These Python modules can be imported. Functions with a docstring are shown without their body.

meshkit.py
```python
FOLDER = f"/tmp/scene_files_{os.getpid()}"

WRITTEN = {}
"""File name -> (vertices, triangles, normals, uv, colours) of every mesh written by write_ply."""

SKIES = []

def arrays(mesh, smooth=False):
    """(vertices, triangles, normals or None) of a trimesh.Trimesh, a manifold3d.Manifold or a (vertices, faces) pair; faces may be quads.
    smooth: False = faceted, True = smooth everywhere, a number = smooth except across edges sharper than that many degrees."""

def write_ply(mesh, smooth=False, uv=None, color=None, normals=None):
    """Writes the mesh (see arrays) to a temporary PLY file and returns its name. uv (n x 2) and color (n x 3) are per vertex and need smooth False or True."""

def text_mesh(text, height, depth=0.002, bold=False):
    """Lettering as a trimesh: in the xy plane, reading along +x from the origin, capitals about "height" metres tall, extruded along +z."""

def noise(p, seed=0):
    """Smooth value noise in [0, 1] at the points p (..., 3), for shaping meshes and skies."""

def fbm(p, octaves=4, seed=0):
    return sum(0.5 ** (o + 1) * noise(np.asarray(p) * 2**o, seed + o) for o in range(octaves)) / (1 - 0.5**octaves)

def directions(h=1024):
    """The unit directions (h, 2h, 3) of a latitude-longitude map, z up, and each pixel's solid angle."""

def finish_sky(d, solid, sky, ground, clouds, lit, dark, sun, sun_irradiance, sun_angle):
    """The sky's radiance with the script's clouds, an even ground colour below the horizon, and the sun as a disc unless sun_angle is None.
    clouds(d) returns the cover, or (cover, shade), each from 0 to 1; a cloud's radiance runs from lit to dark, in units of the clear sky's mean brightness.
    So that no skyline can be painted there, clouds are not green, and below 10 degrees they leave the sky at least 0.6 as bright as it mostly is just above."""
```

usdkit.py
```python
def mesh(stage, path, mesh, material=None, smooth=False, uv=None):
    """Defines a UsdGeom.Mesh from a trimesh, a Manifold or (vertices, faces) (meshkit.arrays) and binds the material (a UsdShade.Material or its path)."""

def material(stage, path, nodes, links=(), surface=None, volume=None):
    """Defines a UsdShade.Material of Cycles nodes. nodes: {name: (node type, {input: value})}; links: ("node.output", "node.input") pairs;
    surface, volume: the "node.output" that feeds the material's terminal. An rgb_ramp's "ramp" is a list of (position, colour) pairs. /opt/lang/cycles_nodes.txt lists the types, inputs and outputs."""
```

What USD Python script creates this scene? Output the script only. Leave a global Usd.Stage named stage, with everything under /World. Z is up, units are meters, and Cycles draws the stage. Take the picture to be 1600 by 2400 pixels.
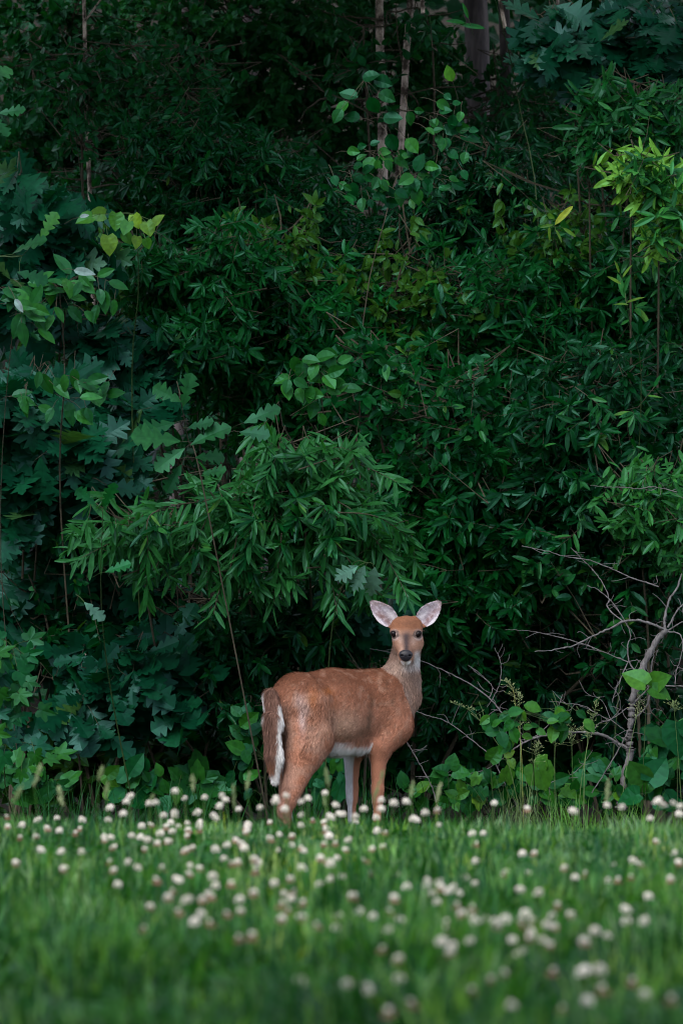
import math, numpy as np, usdkit, meshkit
from pxr import Usd, UsdGeom, UsdLux, UsdShade, Sdf, Gf, Vt

stage = Usd.Stage.CreateInMemory()
UsdGeom.SetStageUpAxis(stage, UsdGeom.Tokens.z)
UsdGeom.SetStageMetersPerUnit(stage, 1.0)
WORLD = UsdGeom.Xform.Define(stage, '/World')
stage.SetDefaultPrim(WORLD.GetPrim())
UsdGeom.Scope.Define(stage, '/World/Looks')

# ---------------------------------------------------------------- camera, sky, light
F = 13300.0          # focal length in photo pixels (photo is 1600 x 2400)
ZC = 1.063           # camera height above the ground under the deer
YH = 1500.0          # photo row of the horizon
D0 = 28.0            # distance of the deer
cam = UsdGeom.Camera.Define(stage, '/World/camera')
cam.CreateHorizontalApertureAttr(24.0)
cam.CreateVerticalApertureAttr(36.0)
cam.CreateFocalLengthAttr(24.0 * F / 1600.0)
cam.CreateVerticalApertureOffsetAttr((YH - 1200.0) / 1600.0 * 24.0)
cam.CreateClippingRangeAttr(Gf.Vec2f(0.1, 2000.0))
cam.CreateFStopAttr(6.6)
cam.CreateFocusDistanceAttr(D0 - 0.1)
cam.AddTranslateOp().Set(Gf.Vec3d(0, 0, ZC))
cam.AddRotateXOp().Set(90.0)
cam.CreateExposureAttr(1.7)

SUN = np.array([-0.28, -0.62, 0.73]); SUN /= np.linalg.norm(SUN)
SUN_EL, SUN_ROT = math.asin(SUN[2]), math.atan2(SUN[0], SUN[1])
dome = UsdLux.DomeLight.Define(stage, '/World/sky')
dome.GetPrim().SetCustomDataByKey('kind', 'structure')
dome.GetPrim().SetCustomDataByKey('label', 'overcast evening sky above the meadow')
sky_mat = usdkit.material(stage, '/World/Looks/sky', {
    'sky': ('sky_texture', {'sky_type': 'single_scattering', 'sun_disc': False, 'sun_elevation': SUN_EL, 'sun_rotation': SUN_ROT}),
    'tc': ('texture_coordinate', {}),
    'n': ('noise_texture', {'scale': 2.2, 'detail': 5.0, 'roughness': 0.55}),
    'r': ('rgb_ramp', {'ramp': [(0.25, (0.55, 0.55, 0.55)), (0.65, (0.95, 0.95, 0.95))]}),
    'm': ('mix', {'color2': (4.1, 4.25, 4.9)}),
    'bg': ('background_shader', {'strength': 0.10})},
    [('tc.generated', 'n.vector'), ('n.fac', 'r.fac'), ('r.color', 'm.fac'), ('sky.color', 'm.color1'), ('m.color', 'bg.color')], surface='bg.background')
UsdShade.MaterialBindingAPI.Apply(dome.GetPrim()).Bind(sky_mat)
sun = UsdLux.DistantLight.Define(stage, '/World/sun')
sun.CreateNormalizeAttr(True) if hasattr(sun, 'CreateNormalizeAttr') else None
sun.CreateIntensityAttr(0.3)
sun.CreateAngleAttr(35.0)
sun.CreateColorAttr(Gf.Vec3f(1.0, 0.96, 0.9))
rot = Gf.Rotation(Gf.Vec3d(0, 0, 1), Gf.Vec3d(*SUN.tolist()))
sun.AddTransformOp().Set(Gf.Matrix4d().SetRotate(rot))

# ---------------------------------------------------------------- helpers
USED = {}
def numbered(path):
    if path not in USED:
        USED[path] = 0
        return path
    USED[path] += 1
    return '%s_%03d' % (path, USED[path])

def setdata(p, label=None, cat=None, group=None, kind=None):
    for k, v in (('label', label), ('category', cat), ('group', group), ('kind', kind)):
        if v:
            p.SetCustomDataByKey(k, v)

class Thing:
    def __init__(self, name, loc, label, cat=None, group=None, kind=None):
        self.path = numbered('/World/' + name)
        self.loc = np.asarray(loc, float)
        x = UsdGeom.Xform.Define(stage, self.path)
        x.AddTranslateOp().Set(Gf.Vec3d(*self.loc.tolist()))
        self.prim = x.GetPrim()
        setdata(self.prim, label, cat, group, kind)
    def part(self, name, v, f, mat, tint=None, normals=None, under=None, kind=None, label=None):
        path = numbered((under or self.path) + '/' + name)
        put(path, np.asarray(v, float) - self.loc, f, mat, tint, normals)
        setdata(stage.GetPrimAtPath(path), label=label, kind=kind)
        return path

def put(path, v, f, mat, tint=None, normals=None):
    m = UsdGeom.Mesh.Define(stage, path)
    f = np.asarray(f, np.int32)
    m.CreatePointsAttr(Vt.Vec3fArray.FromNumpy(np.ascontiguousarray(v, np.float32)))
    m.CreateFaceVertexCountsAttr(Vt.IntArray.FromNumpy(np.full(len(f), f.shape[1], np.int32)))
    m.CreateFaceVertexIndicesAttr(Vt.IntArray.FromNumpy(np.ascontiguousarray(f.ravel())))
    m.CreateSubdivisionSchemeAttr('none')
    if normals is not None:
        m.CreateNormalsAttr(Vt.Vec3fArray.FromNumpy(np.ascontiguousarray(normals, np.float32)))
        m.SetNormalsInterpolation('vertex')
    if tint is not None:
        UsdGeom.PrimvarsAPI(m).CreatePrimvar('tint', Sdf.ValueTypeNames.Color3fArray, 'vertex').Set(Vt.Vec3fArray.FromNumpy(np.ascontiguousarray(tint, np.float32)))
    UsdShade.MaterialBindingAPI.Apply(m.GetPrim()).Bind(mat)
    return m

def smooth_normals(v, f):
    n = np.zeros_like(v); fn = np.cross(v[f[:, 1]] - v[f[:, 0]], v[f[:, 2]] - v[f[:, 0]])
    for k in range(3):
        np.add.at(n, f[:, k], fn)
    return n / np.maximum(np.linalg.norm(n, axis=1, keepdims=True), 1e-12)

def unit(a):
    a = np.asarray(a, float)
    return a / np.maximum(np.linalg.norm(a, axis=-1, keepdims=True), 1e-9)

def P(x, y, d):
    return np.array([(x - 800.0) * d / F, d, ZC - (y - YH) * d / F])

def smoothstep(a, b, x):
    t = np.clip((np.asarray(x, float) - a) / (b - a), 0, 1)
    return t * t * (3 - 2 * t)

def ground(x, y):
    x, y = np.asarray(x, float), np.asarray(y, float)
    z = 0.385 * (1 - smoothstep(17.2, 26.0, y))
    z = z + 0.02 * np.maximum(y - 30, 0) + 0.33 * np.maximum(y - 44, 0) * smoothstep(44, 52, y)
    z = z + 0.02 * (meshkit.noise(np.stack([x * 0.9, y * 0.6, 0 * x], -1), 3) - 0.5) * smoothstep(4, 9, y)
    z = z - 0.35 * (1 - smoothstep(-4, 5.5, y)) * 0.3
    return np.minimum(z, 14.0)

def tube(pts, radii, sides=5, cap=True):
    pts = np.asarray(pts, float); n = len(pts)
    radii = np.broadcast_to(np.asarray(radii, float), (n,))
    t = np.gradient(pts, axis=0); t = unit(t)
    ref = np.array([0, 0, 1.0]) if abs(t[0][2]) < 0.9 else np.array([1.0, 0, 0])
    v = []
    for i in range(n):
        a = unit(np.cross(t[i], ref)); b = np.cross(t[i], a); ref = np.cross(a, t[i]) if False else ref
        ang = np.arange(sides) * 2 * math.pi / sides
        v.append(pts[i] + radii[i] * (np.cos(ang)[:, None] * a + np.sin(ang)[:, None] * b))
    v = np.vstack(v); f = []
    for i in range(n - 1):
        for k in range(sides):
            k2 = (k + 1) % sides
            a, b, c, d = i * sides + k, i * sides + k2, (i + 1) * sides + k2, (i + 1) * sides + k
            f += [(a, b, c), (a, c, d)]
    if cap:
        for k in range(1, sides - 1):
            f.append((0, k + 1, k)); f.append(((n - 1) * sides, (n - 1) * sides + k, (n - 1) * sides + k + 1))
    return v, np.array(f, int)

def join(ms):
    V, Fc, o = [], [], 0
    for v, f in ms:
        V.append(v); Fc.append(np.asarray(f) + o); o += len(v)
    return np.vstack(V), np.vstack(Fc)

def bend(pts, sub=4, wob=0.0, rng=None):
    """Catmull-Rom through the points."""
    p = np.asarray(pts, float); q = np.vstack([2 * p[0] - p[1], p, 2 * p[-1] - p[-2]]); out = []
    for i in range(1, len(q) - 2):
        for s in range(sub):
            t = s / sub
            out.append(0.5 * (2 * q[i] + (q[i + 1] - q[i - 1]) * t + (2 * q[i - 1] - 5 * q[i] + 4 * q[i + 1] - q[i + 2]) * t * t + (3 * q[i] - q[i - 1] - 3 * q[i + 1] + q[i + 2]) * t ** 3))
    out.append(p[-1]); out = np.array(out)
    if wob and rng is not None:
        out[1:-1] += rng.normal(0, wob, out[1:-1].shape)
    return out

# ---------------------------------------------------------------- materials
def leaf_mat(name, dark, mid, light, rough=0.42, trans=0.22, spec=0.5, pale=1.5, k=(0.13, 0.58, 0.30), tint=(0.30, 0.90, 0.70)):
    dark, mid, light = (tuple(a * b * 0.88 for a, b in zip(c, k)) for c in (dark, mid, light))
    spec *= 0.55; rough -= 0.05; pale = 1 + (pale - 1) * 0.5
    return usdkit.material(stage, '/World/Looks/' + name, {
        'g': ('geometry', {}), 'oi': ('object_info', {}),
        'add': ('math', {'math_type': 'add'}), 'fr': ('math', {'math_type': 'fraction'}),
        'r': ('rgb_ramp', {'ramp': [(0.0, dark), (0.5, mid), (0.88, light), (0.962, tuple(1.2 * c for c in light)), (0.97, (1.7 * light[0] + .012, 1.35 * light[1], light[2])), (1.0, (2.2 * light[0] + .02, 1.5 * light[1], light[2]))]}),
        'n': ('noise_texture', {'scale': 38.0, 'detail': 3.0}),
        'nr': ('map_range', {'from_min': 0.3, 'from_max': 0.7, 'to_min': 0.72, 'to_max': 1.25}),
        'sc': ('vector_math', {'math_type': 'scale'}),
        'pl': ('vector_math', {'math_type': 'multiply', 'vector2': (pale, pale * 1.02, pale * 1.15)}),
        'bk': ('mix', {}),
        'p': ('principled_bsdf', {'roughness': rough, 'specular_ior_level': spec, 'specular_tint': tint}),
        't': ('translucent_bsdf', {}),
        'tc': ('vector_math', {'math_type': 'multiply', 'vector2': (1.5, 1.6, 0.5)}),
        'mx': ('mix_closure', {'fac': trans})},
        [('g.random_per_island', 'add.value1'), ('oi.random', 'add.value2'), ('add.value', 'fr.value1'), ('fr.value', 'r.fac'),
         ('g.position', 'n.vector'), ('n.fac', 'nr.value'), ('r.color', 'sc.vector1'), ('nr.result', 'sc.scale'),
         ('sc.vector', 'pl.vector1'), ('sc.vector', 'bk.color1'), ('pl.vector', 'bk.color2'), ('g.backfacing', 'bk.fac'),
         ('bk.color', 'p.base_color'), ('sc.vector', 'tc.vector1'), ('tc.vector', 't.color'), ('p.BSDF', 'mx.closure1'), ('t.BSDF', 'mx.closure2')], surface='mx.closure')

def bark_mat(name, c1, c2, scale=30.0, stretch=0.25, rough=0.9, bump=0.004, lo=.3, hi=.7):
    return usdkit.material(stage, '/World/Looks/' + name, {
        'g': ('geometry', {}), 'm': ('mapping', {'scale': (1, 1, stretch)}),
        'n': ('noise_texture', {'scale': scale, 'detail': 6.0, 'roughness': 0.7}),
        'r': ('rgb_ramp', {'ramp': [(lo, c1), (hi, c2)]}),
        'b': ('bump', {'distance': bump, 'strength': 0.9}),
        'p': ('principled_bsdf', {'roughness': rough, 'specular_ior_level': 0.2})},
        [('g.position', 'm.vector'), ('m.vector', 'n.vector'), ('n.fac', 'r.fac'), ('r.color', 'p.base_color'), ('n.fac', 'b.height'), ('b.normal', 'p.normal')], surface='p.BSDF')

def tint_mat(name, rough=0.8, spec=0.2, sheen=0.0, trans=0.0, vary=0.0):
    nodes = {'a': ('attribute', {'attribute': 'tint'}), 'p': ('principled_bsdf', {'roughness': rough, 'specular_ior_level': spec, 'sheen_weight': sheen})}
    links = [('a.color', 'p.base_color')]
    surf = 'p.BSDF'
    if trans:
        nodes['t'] = ('translucent_bsdf', {}); nodes['m'] = ('mix_closure', {'fac': trans})
        links += [('a.color', 't.color'), ('p.BSDF', 'm.closure1'), ('t.BSDF', 'm.closure2')]; surf = 'm.closure'
    return usdkit.material(stage, '/World/Looks/' + name, nodes, links, surface=surf)

M = {}
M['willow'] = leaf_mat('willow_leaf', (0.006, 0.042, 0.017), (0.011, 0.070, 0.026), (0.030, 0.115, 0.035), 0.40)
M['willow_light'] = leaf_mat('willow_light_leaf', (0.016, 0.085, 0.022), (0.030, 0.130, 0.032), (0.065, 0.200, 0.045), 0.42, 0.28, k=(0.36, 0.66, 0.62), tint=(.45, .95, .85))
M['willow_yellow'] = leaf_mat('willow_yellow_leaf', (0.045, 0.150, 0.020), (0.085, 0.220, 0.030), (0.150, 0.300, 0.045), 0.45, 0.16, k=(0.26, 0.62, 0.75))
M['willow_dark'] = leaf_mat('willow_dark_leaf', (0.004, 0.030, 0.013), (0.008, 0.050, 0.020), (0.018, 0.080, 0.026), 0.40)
M['red_oak'] = leaf_mat('red_oak_leaf', (0.006, 0.040, 0.024), (0.011, 0.062, 0.036), (0.026, 0.095, 0.052), 0.40, 0.18, k=(0.14, 0.58, 0.43), tint=(0.40, 0.92, 0.92))
M['white_oak'] = leaf_mat('white_oak_leaf', (0.008, 0.055, 0.030), (0.014, 0.080, 0.040), (0.028, 0.115, 0.050), 0.42, 0.2, k=(0.14, 0.52, 0.42), tint=(0.36, 0.90, 0.9))
M['sprout'] = leaf_mat('sprout_leaf', (0.018, 0.095, 0.032), (0.030, 0.130, 0.040), (0.055, 0.180, 0.050), 0.45, 0.25, k=(0.22, 0.42, 0.34))
M['bright'] = leaf_mat('bright_leaf', (0.050, 0.170, 0.022), (0.085, 0.240, 0.030), (0.150, 0.340, 0.045), 0.45, 0.3, k=(0.34, 0.48, 0.34))
M['yellow'] = leaf_mat('yellow_leaf', (0.110, 0.220, 0.022), (0.170, 0.300, 0.030), (0.230, 0.360, 0.050), 0.5, 0.3, k=(0.36, 0.46, 0.34))
M['ovate'] = leaf_mat('ovate_leaf', (0.018, 0.090, 0.018), (0.030, 0.130, 0.024), (0.060, 0.190, 0.034), 0.42, 0.25, k=(0.30, 0.56, 0.36))
M['weed'] = leaf_mat('weed_leaf', (0.012, 0.070, 0.014), (0.026, 0.115, 0.020), (0.070, 0.200, 0.030), 0.45, 0.25, k=(0.30, 0.56, 0.36))
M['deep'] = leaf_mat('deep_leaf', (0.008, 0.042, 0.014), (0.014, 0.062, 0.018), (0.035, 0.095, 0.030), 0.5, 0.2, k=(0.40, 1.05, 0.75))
M['vine_dark'] = leaf_mat('vine_dark_leaf', (0.016, 0.075, 0.030), (0.024, 0.100, 0.040), (0.036, 0.120, 0.048), 0.5, 0.2)
M['pale'] = leaf_mat('pale_leaf', (0.09, 0.14, 0.14), (0.13, 0.19, 0.19), (0.18, 0.24, 0.245), 0.35, 0.1, k=(1, 1, 1))
M['grey_oak'] = leaf_mat('grey_oak_leaf', (0.03, 0.075, 0.055), (0.04, 0.095, 0.07), (0.05, 0.115, 0.085), 0.4, 0.15, k=(1, 1, 1))
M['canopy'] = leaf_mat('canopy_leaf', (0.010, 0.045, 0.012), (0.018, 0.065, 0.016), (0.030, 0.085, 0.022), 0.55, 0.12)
M['twig'] = bark_mat('twig_bark', (0.022, 0.022, 0.014), (0.075, 0.065, 0.045), 60.0)
M['clover_stem'] = bark_mat('clover_stem', (0.05, 0.12, 0.03), (0.10, 0.18, 0.05), 40.0, rough=0.6)
M['green_stem'] = bark_mat('green_stem', (0.015, 0.035, 0.010), (0.045, 0.080, 0.022), 40.0, rough=0.6)
M['dead_bark'] = bark_mat('dead_bark', (0.045, 0.042, 0.042), (0.19, 0.183, 0.19), 45.0, 0.5, bump=0.006)
M['pine_bark'] = bark_mat('pine_bark', (0.05, 0.038, 0.030), (0.48, 0.40, 0.34), 13.0, 0.6, bump=0.012, lo=.42, hi=.58)
M['dark_bark'] = bark_mat('dark_bark', (0.05, 0.045, 0.05), (0.20, 0.175, 0.17), 18.0, 0.2, bump=0.012)
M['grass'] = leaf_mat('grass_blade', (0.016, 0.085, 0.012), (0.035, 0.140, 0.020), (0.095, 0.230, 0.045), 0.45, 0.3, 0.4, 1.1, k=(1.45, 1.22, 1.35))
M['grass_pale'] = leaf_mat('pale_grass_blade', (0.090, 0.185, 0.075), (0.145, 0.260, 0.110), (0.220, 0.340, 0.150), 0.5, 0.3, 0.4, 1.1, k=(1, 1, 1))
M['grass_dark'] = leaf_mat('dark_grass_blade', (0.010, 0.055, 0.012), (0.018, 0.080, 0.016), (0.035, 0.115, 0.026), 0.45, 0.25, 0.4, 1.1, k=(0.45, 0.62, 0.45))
M['straw'] = leaf_mat('straw_stalk', (0.16, 0.20, 0.08), (0.24, 0.27, 0.11), (0.38, 0.38, 0.19), 0.6, 0.2, 0.3, 1.0, k=(.42, .62, .5))
M['seed'] = leaf_mat('grass_seed', (0.22, 0.30, 0.13), (0.30, 0.38, 0.18), (0.42, 0.48, 0.26), 0.6, 0.2, 0.3, 1.0, k=(.8, .8, .8))
M['clover_leaf'] = leaf_mat('clover_leaf', (0.012, 0.075, 0.014), (0.024, 0.110, 0.020), (0.045, 0.160, 0.028), 0.5, 0.25, 0.4, 1.1, k=(0.45, 0.62, 0.45))
M['floret'] = tint_mat('clover_floret', 0.7, 0.25, 0.0, 0.25)
M['hide'] = tint_mat('deer_hide', 0.85, 0.08)
M['fur'] = tint_mat('deer_fur', 0.65, 0.12)
M['eye'] = usdkit.material(stage, '/World/Looks/deer_eye', {'p': ('principled_bsdf', {'base_color': (0.006, 0.004, 0.004), 'roughness': 0.04, 'specular_ior_level': 0.14})}, [], surface='p.BSDF')
M['nose'] = usdkit.material(stage, '/World/Looks/deer_nose', {
    'g': ('geometry', {}), 'n': ('noise_texture', {'scale': 260.0, 'detail': 2.0}), 'b': ('bump', {'distance': 0.002, 'strength': 0.7}),
    'p': ('principled_bsdf', {'base_color': (0.014, 0.013, 0.017), 'roughness': 0.36, 'specular_ior_level': 0.28})},
    [('g.position', 'n.vector'), ('n.fac', 'b.height'), ('b.normal', 'p.normal')], surface='p.BSDF')
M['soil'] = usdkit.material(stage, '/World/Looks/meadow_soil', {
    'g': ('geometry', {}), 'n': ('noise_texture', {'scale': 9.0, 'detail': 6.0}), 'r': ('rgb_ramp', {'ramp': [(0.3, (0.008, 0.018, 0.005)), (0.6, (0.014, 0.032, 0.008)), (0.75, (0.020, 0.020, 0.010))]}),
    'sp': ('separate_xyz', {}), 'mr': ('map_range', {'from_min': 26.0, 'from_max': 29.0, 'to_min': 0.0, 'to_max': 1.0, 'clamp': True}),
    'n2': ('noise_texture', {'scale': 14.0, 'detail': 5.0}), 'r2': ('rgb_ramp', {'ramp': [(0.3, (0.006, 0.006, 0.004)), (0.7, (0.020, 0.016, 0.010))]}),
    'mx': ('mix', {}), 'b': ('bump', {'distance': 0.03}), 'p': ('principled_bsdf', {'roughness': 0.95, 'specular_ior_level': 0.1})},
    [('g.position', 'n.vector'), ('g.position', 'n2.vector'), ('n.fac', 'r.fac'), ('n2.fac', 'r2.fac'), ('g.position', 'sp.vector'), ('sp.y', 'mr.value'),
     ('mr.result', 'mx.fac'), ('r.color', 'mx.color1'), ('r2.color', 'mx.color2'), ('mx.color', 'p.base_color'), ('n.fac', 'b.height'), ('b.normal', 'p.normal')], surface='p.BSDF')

# ---------------------------------------------------------------- ground
def sheet():
    ys = np.concatenate([np.linspace(-400, -10, 14), np.linspace(-8, 4, 7), np.linspace(5, 32, 82), np.linspace(33, 60, 28), np.linspace(70, 500, 20)])
    xs = np.concatenate([np.linspace(-400, -20, 14), np.linspace(-16, -4, 7), np.linspace(-3.5, 3.5, 36), np.linspace(4, 16, 7), np.linspace(20, 400, 14)])
    X, Y = np.meshgrid(xs, ys, indexing='ij')
    Z = ground(X, Y)
    v = np.stack([X, Y, Z], -1).reshape(-1, 3); ny = len(ys)
    i, j = np.meshgrid(np.arange(len(xs) - 1), np.arange(ny - 1), indexing='ij')
    a = (i * ny + j).ravel()
    f = np.stack([a, a + ny, a + ny + 1, a + 1], -1)
    return v, np.vstack([f[:, [0, 1, 2]], f[:, [0, 2, 3]]])
v, f = sheet()
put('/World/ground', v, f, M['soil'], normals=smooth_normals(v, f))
setdata(stage.GetPrimAtPath('/World/ground'), label='gently rising meadow ground running back under the wood', kind='structure')

# ---------------------------------------------------------------- leaf shapes: (points (k,3): along, across, up; triangles). length 1, width 1 across
def strip_leaf(ts, ws, shift=None, fold=0.22):
    """Two strips either side of the midrib."""
    n = len(ts); shift = np.zeros(n) if shift is None else np.asarray(shift)
    pts = []
    for s in (-1, 0, 1):
        for t, w, sh in zip(ts, ws, shift):
            pts.append((t + (sh if s else 0), s * w * 0.5, fold * abs(s) * w * 0.5))
    fc = []
    for i in range(n - 1):
        L0, L1, C0, C1, R0, R1 = i, i + 1, n + i, n + i + 1, 2 * n + i, 2 * n + i + 1
        fc += [(C0, L0, L1), (C0, L1, C1), (R0, C0, C1), (R0, C1, R1)]
    pts = np.array(pts, float); fc = np.array(fc)
    a = np.linalg.norm(np.cross(pts[fc[:, 1]] - pts[fc[:, 0]], pts[fc[:, 2]] - pts[fc[:, 0]]), axis=1)
    return pts, fc[a > 1e-7]

def lobed_leaf(polar, fold=0.1):
    """Fan from a point near the base: (angle in degrees from the tip direction, radius), right half, mirrored."""
    c = np.array([0.18, 0, 0])
    half = [(math.radians(a), r) for a, r in polar]
    ring = [(-a, r) for a, r in half[::-1]] + half[1:]
    pts = [c] + [np.array([c[0] + r * math.cos(a), r * math.sin(a), fold * abs(math.sin(a)) * r]) for a, r in ring]
    fc = [(0, i, i + 1) for i in range(1, len(ring))]
    return np.array(pts), np.array(fc)

LEAF = {}
LEAF['narrow'] = strip_leaf([0, 0.16, 0.42, 0.70, 0.90, 1.0], [0.08, 0.72, 1.0, 0.86, 0.45, 0.0], fold=0.30)
LEAF['long_narrow'] = LEAF['narrow']
LEAF['ovate'] = strip_leaf([0, 0.12, 0.35, 0.6, 0.82, 1.0], [0.06, 0.66, 1.0, 0.92, 0.5, 0.0], fold=0.25)
LEAF['heart'] = strip_leaf([0.0, 0.05, 0.2, 0.42, 0.66, 0.86, 1.0], [0.0, 0.6, 0.96, 1.0, 0.72, 0.32, 0.0], [0.04, -0.12, -0.05, 0, 0, 0, 0], fold=0.22)
ot = [0, 0.10, 0.20, 0.27, 0.36, 0.42, 0.50, 0.57, 0.66, 0.71, 0.80, 0.85, 0.93, 1.0]
LEAF['red_oak'] = strip_leaf(ot, [0.05, 0.22, 0.55, 0.17, 0.95, 0.50, 0.20, 1.0, 0.66, 0.20, 0.55, 0.18, 0.20, 0.0], [0, 0, .10, 0, .12, .14, 0, .14, .12, 0, .10, .02, 0, 0], fold=0.12)
LEAF['white_oak'] = strip_leaf(ot, [0.05, 0.18, 0.48, 0.50, 0.22, 0.72, 0.78, 0.32, 0.98, 0.92, 0.45, 0.70, 0.50, 0.0], [0, 0, .06, .05, 0, .08, .06, 0, .06, .05, 0, .02, 0, 0], fold=0.12)
LEAF['maple'] = lobed_leaf([(0, 0.82), (14, 0.56), (26, 0.38), (42, 0.60), (55, 0.68), (68, 0.48), (82, 0.34), (100, 0.44), (118, 0.46), (140, 0.36), (165, 0.20)])
LEAF['grape'] = lobed_leaf([(0, 0.84), (18, 0.72), (34, 0.60), (52, 0.70), (68, 0.62), (88, 0.56), (108, 0.58), (130, 0.52), (150, 0.40), (172, 0.14)])
LEAF['small'] = strip_leaf([0, 0.4, 1.0], [0.1, 1.0, 0.0], fold=0.25)

def leaves(kind, pos, dr, nm, L, W, droop):
    """Vertices (n, k, 3) and the triangles of one leaf."""
    tp, tf = LEAF[kind]
    d = unit(dr); a = unit(np.cross(nm, d)); u = np.cross(d, a)
    t = tp[None, :, 0]
    h = np.modf(np.abs(np.sin(pos[:, :1] * 91.7 + pos[:, 2:] * 47.3)) * 43.7)[0] - .5
    up = tp[None, :, 2] * W[:, None] * (1 + 1.2 * h) - (t ** 2) * (droop * L)[:, None] + h * 1.3 * tp[None, :, 1] * t * W[:, None]
    return pos[:, None, :] + (t * L[:, None])[..., None] * d[:, None, :] + (tp[None, :, 1] * W[:, None])[..., None] * a[:, None, :] + up[..., None] * u[:, None, :], tf

def merge(V, tf):
    n, k = V.shape[:2]
    return V.reshape(-1, 3), (tf[None] + (np.arange(n) * k)[:, None, None]).reshape(-1, 3)

def to_px(p):
    return 800 + p[..., 0] * F / p[..., 1], YH + (ZC - p[..., 2]) * F / p[..., 1]

def write_leaves(th, V, tf, mats, rng, most, rest_name='foliage'):
    """The leaves that show largest become parts, the rest one part of kind stuff."""
    c = V.mean(1); x, y = to_px(c)
    inside = (x > -15) & (x < 1615) & (y > -15) & (y < 2400)
    order = np.argsort(np.where(inside, c[:, 1], 1e6))
    n = min(most, int(inside.sum()))
    single, rest = order[:n], order[n:]
    for i in single:
        th.part('leaf', V[i], tf, mats[int(rng.integers(len(mats)))])
    if len(rest):
        v, f = merge(V[rest], tf)
        th.part(rest_name, v, f, mats[0], kind='stuff')

def twig_leaves(rng, starts, ends, per, size, ratio, droop, kind, up=0.55, front=0.65, wild=0.4, spread=50, tipness=0.35):
    """Alternate leaves along each twig, denser towards its tip."""
    n = len(starts)
    t = np.concatenate([rng.uniform(0.1, 1, (n, per - per // 3)) ** (1 - tipness), rng.uniform(0.92, 1.0, (n, per // 3))], 1)
    pos = starts[:, None] + t[..., None] * (ends - starts)[:, None]
    td = unit(ends - starts)[:, None] + 0 * pos
    side = rng.normal(0, 1, pos.shape); side -= (side * td).sum(-1, keepdims=True) * td; side = unit(side)
    ang = np.radians(rng.normal(spread, 14, t.shape))[..., None]
    dr = np.cos(ang) * td + np.sin(ang) * side
    dr[..., 2] -= droop
    dr = unit(dr)
    nm = np.array([0, -front, up]) + rng.normal(0, wild, pos.shape)
    N = n * per
    L = size * np.clip(rng.normal(1, 0.2, N), 0.45, 1.5)
    return leaves(kind, pos.reshape(N, 3), dr.reshape(N, 3), nm.reshape(N, 3), L, L * ratio * rng.uniform(0.8, 1.2, N), rng.uniform(-0.02, 0.22, N))

KINDS = dict(long_narrow=(0.185, 55), narrow=(0.25, 58), ovate=(0.5, 55), heart=(0.85, 60), red_oak=(0.78, 55), white_oak=(0.62, 55), maple=(1.0, 60), grape=(1.0, 60), small=(0.5, 60))

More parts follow.
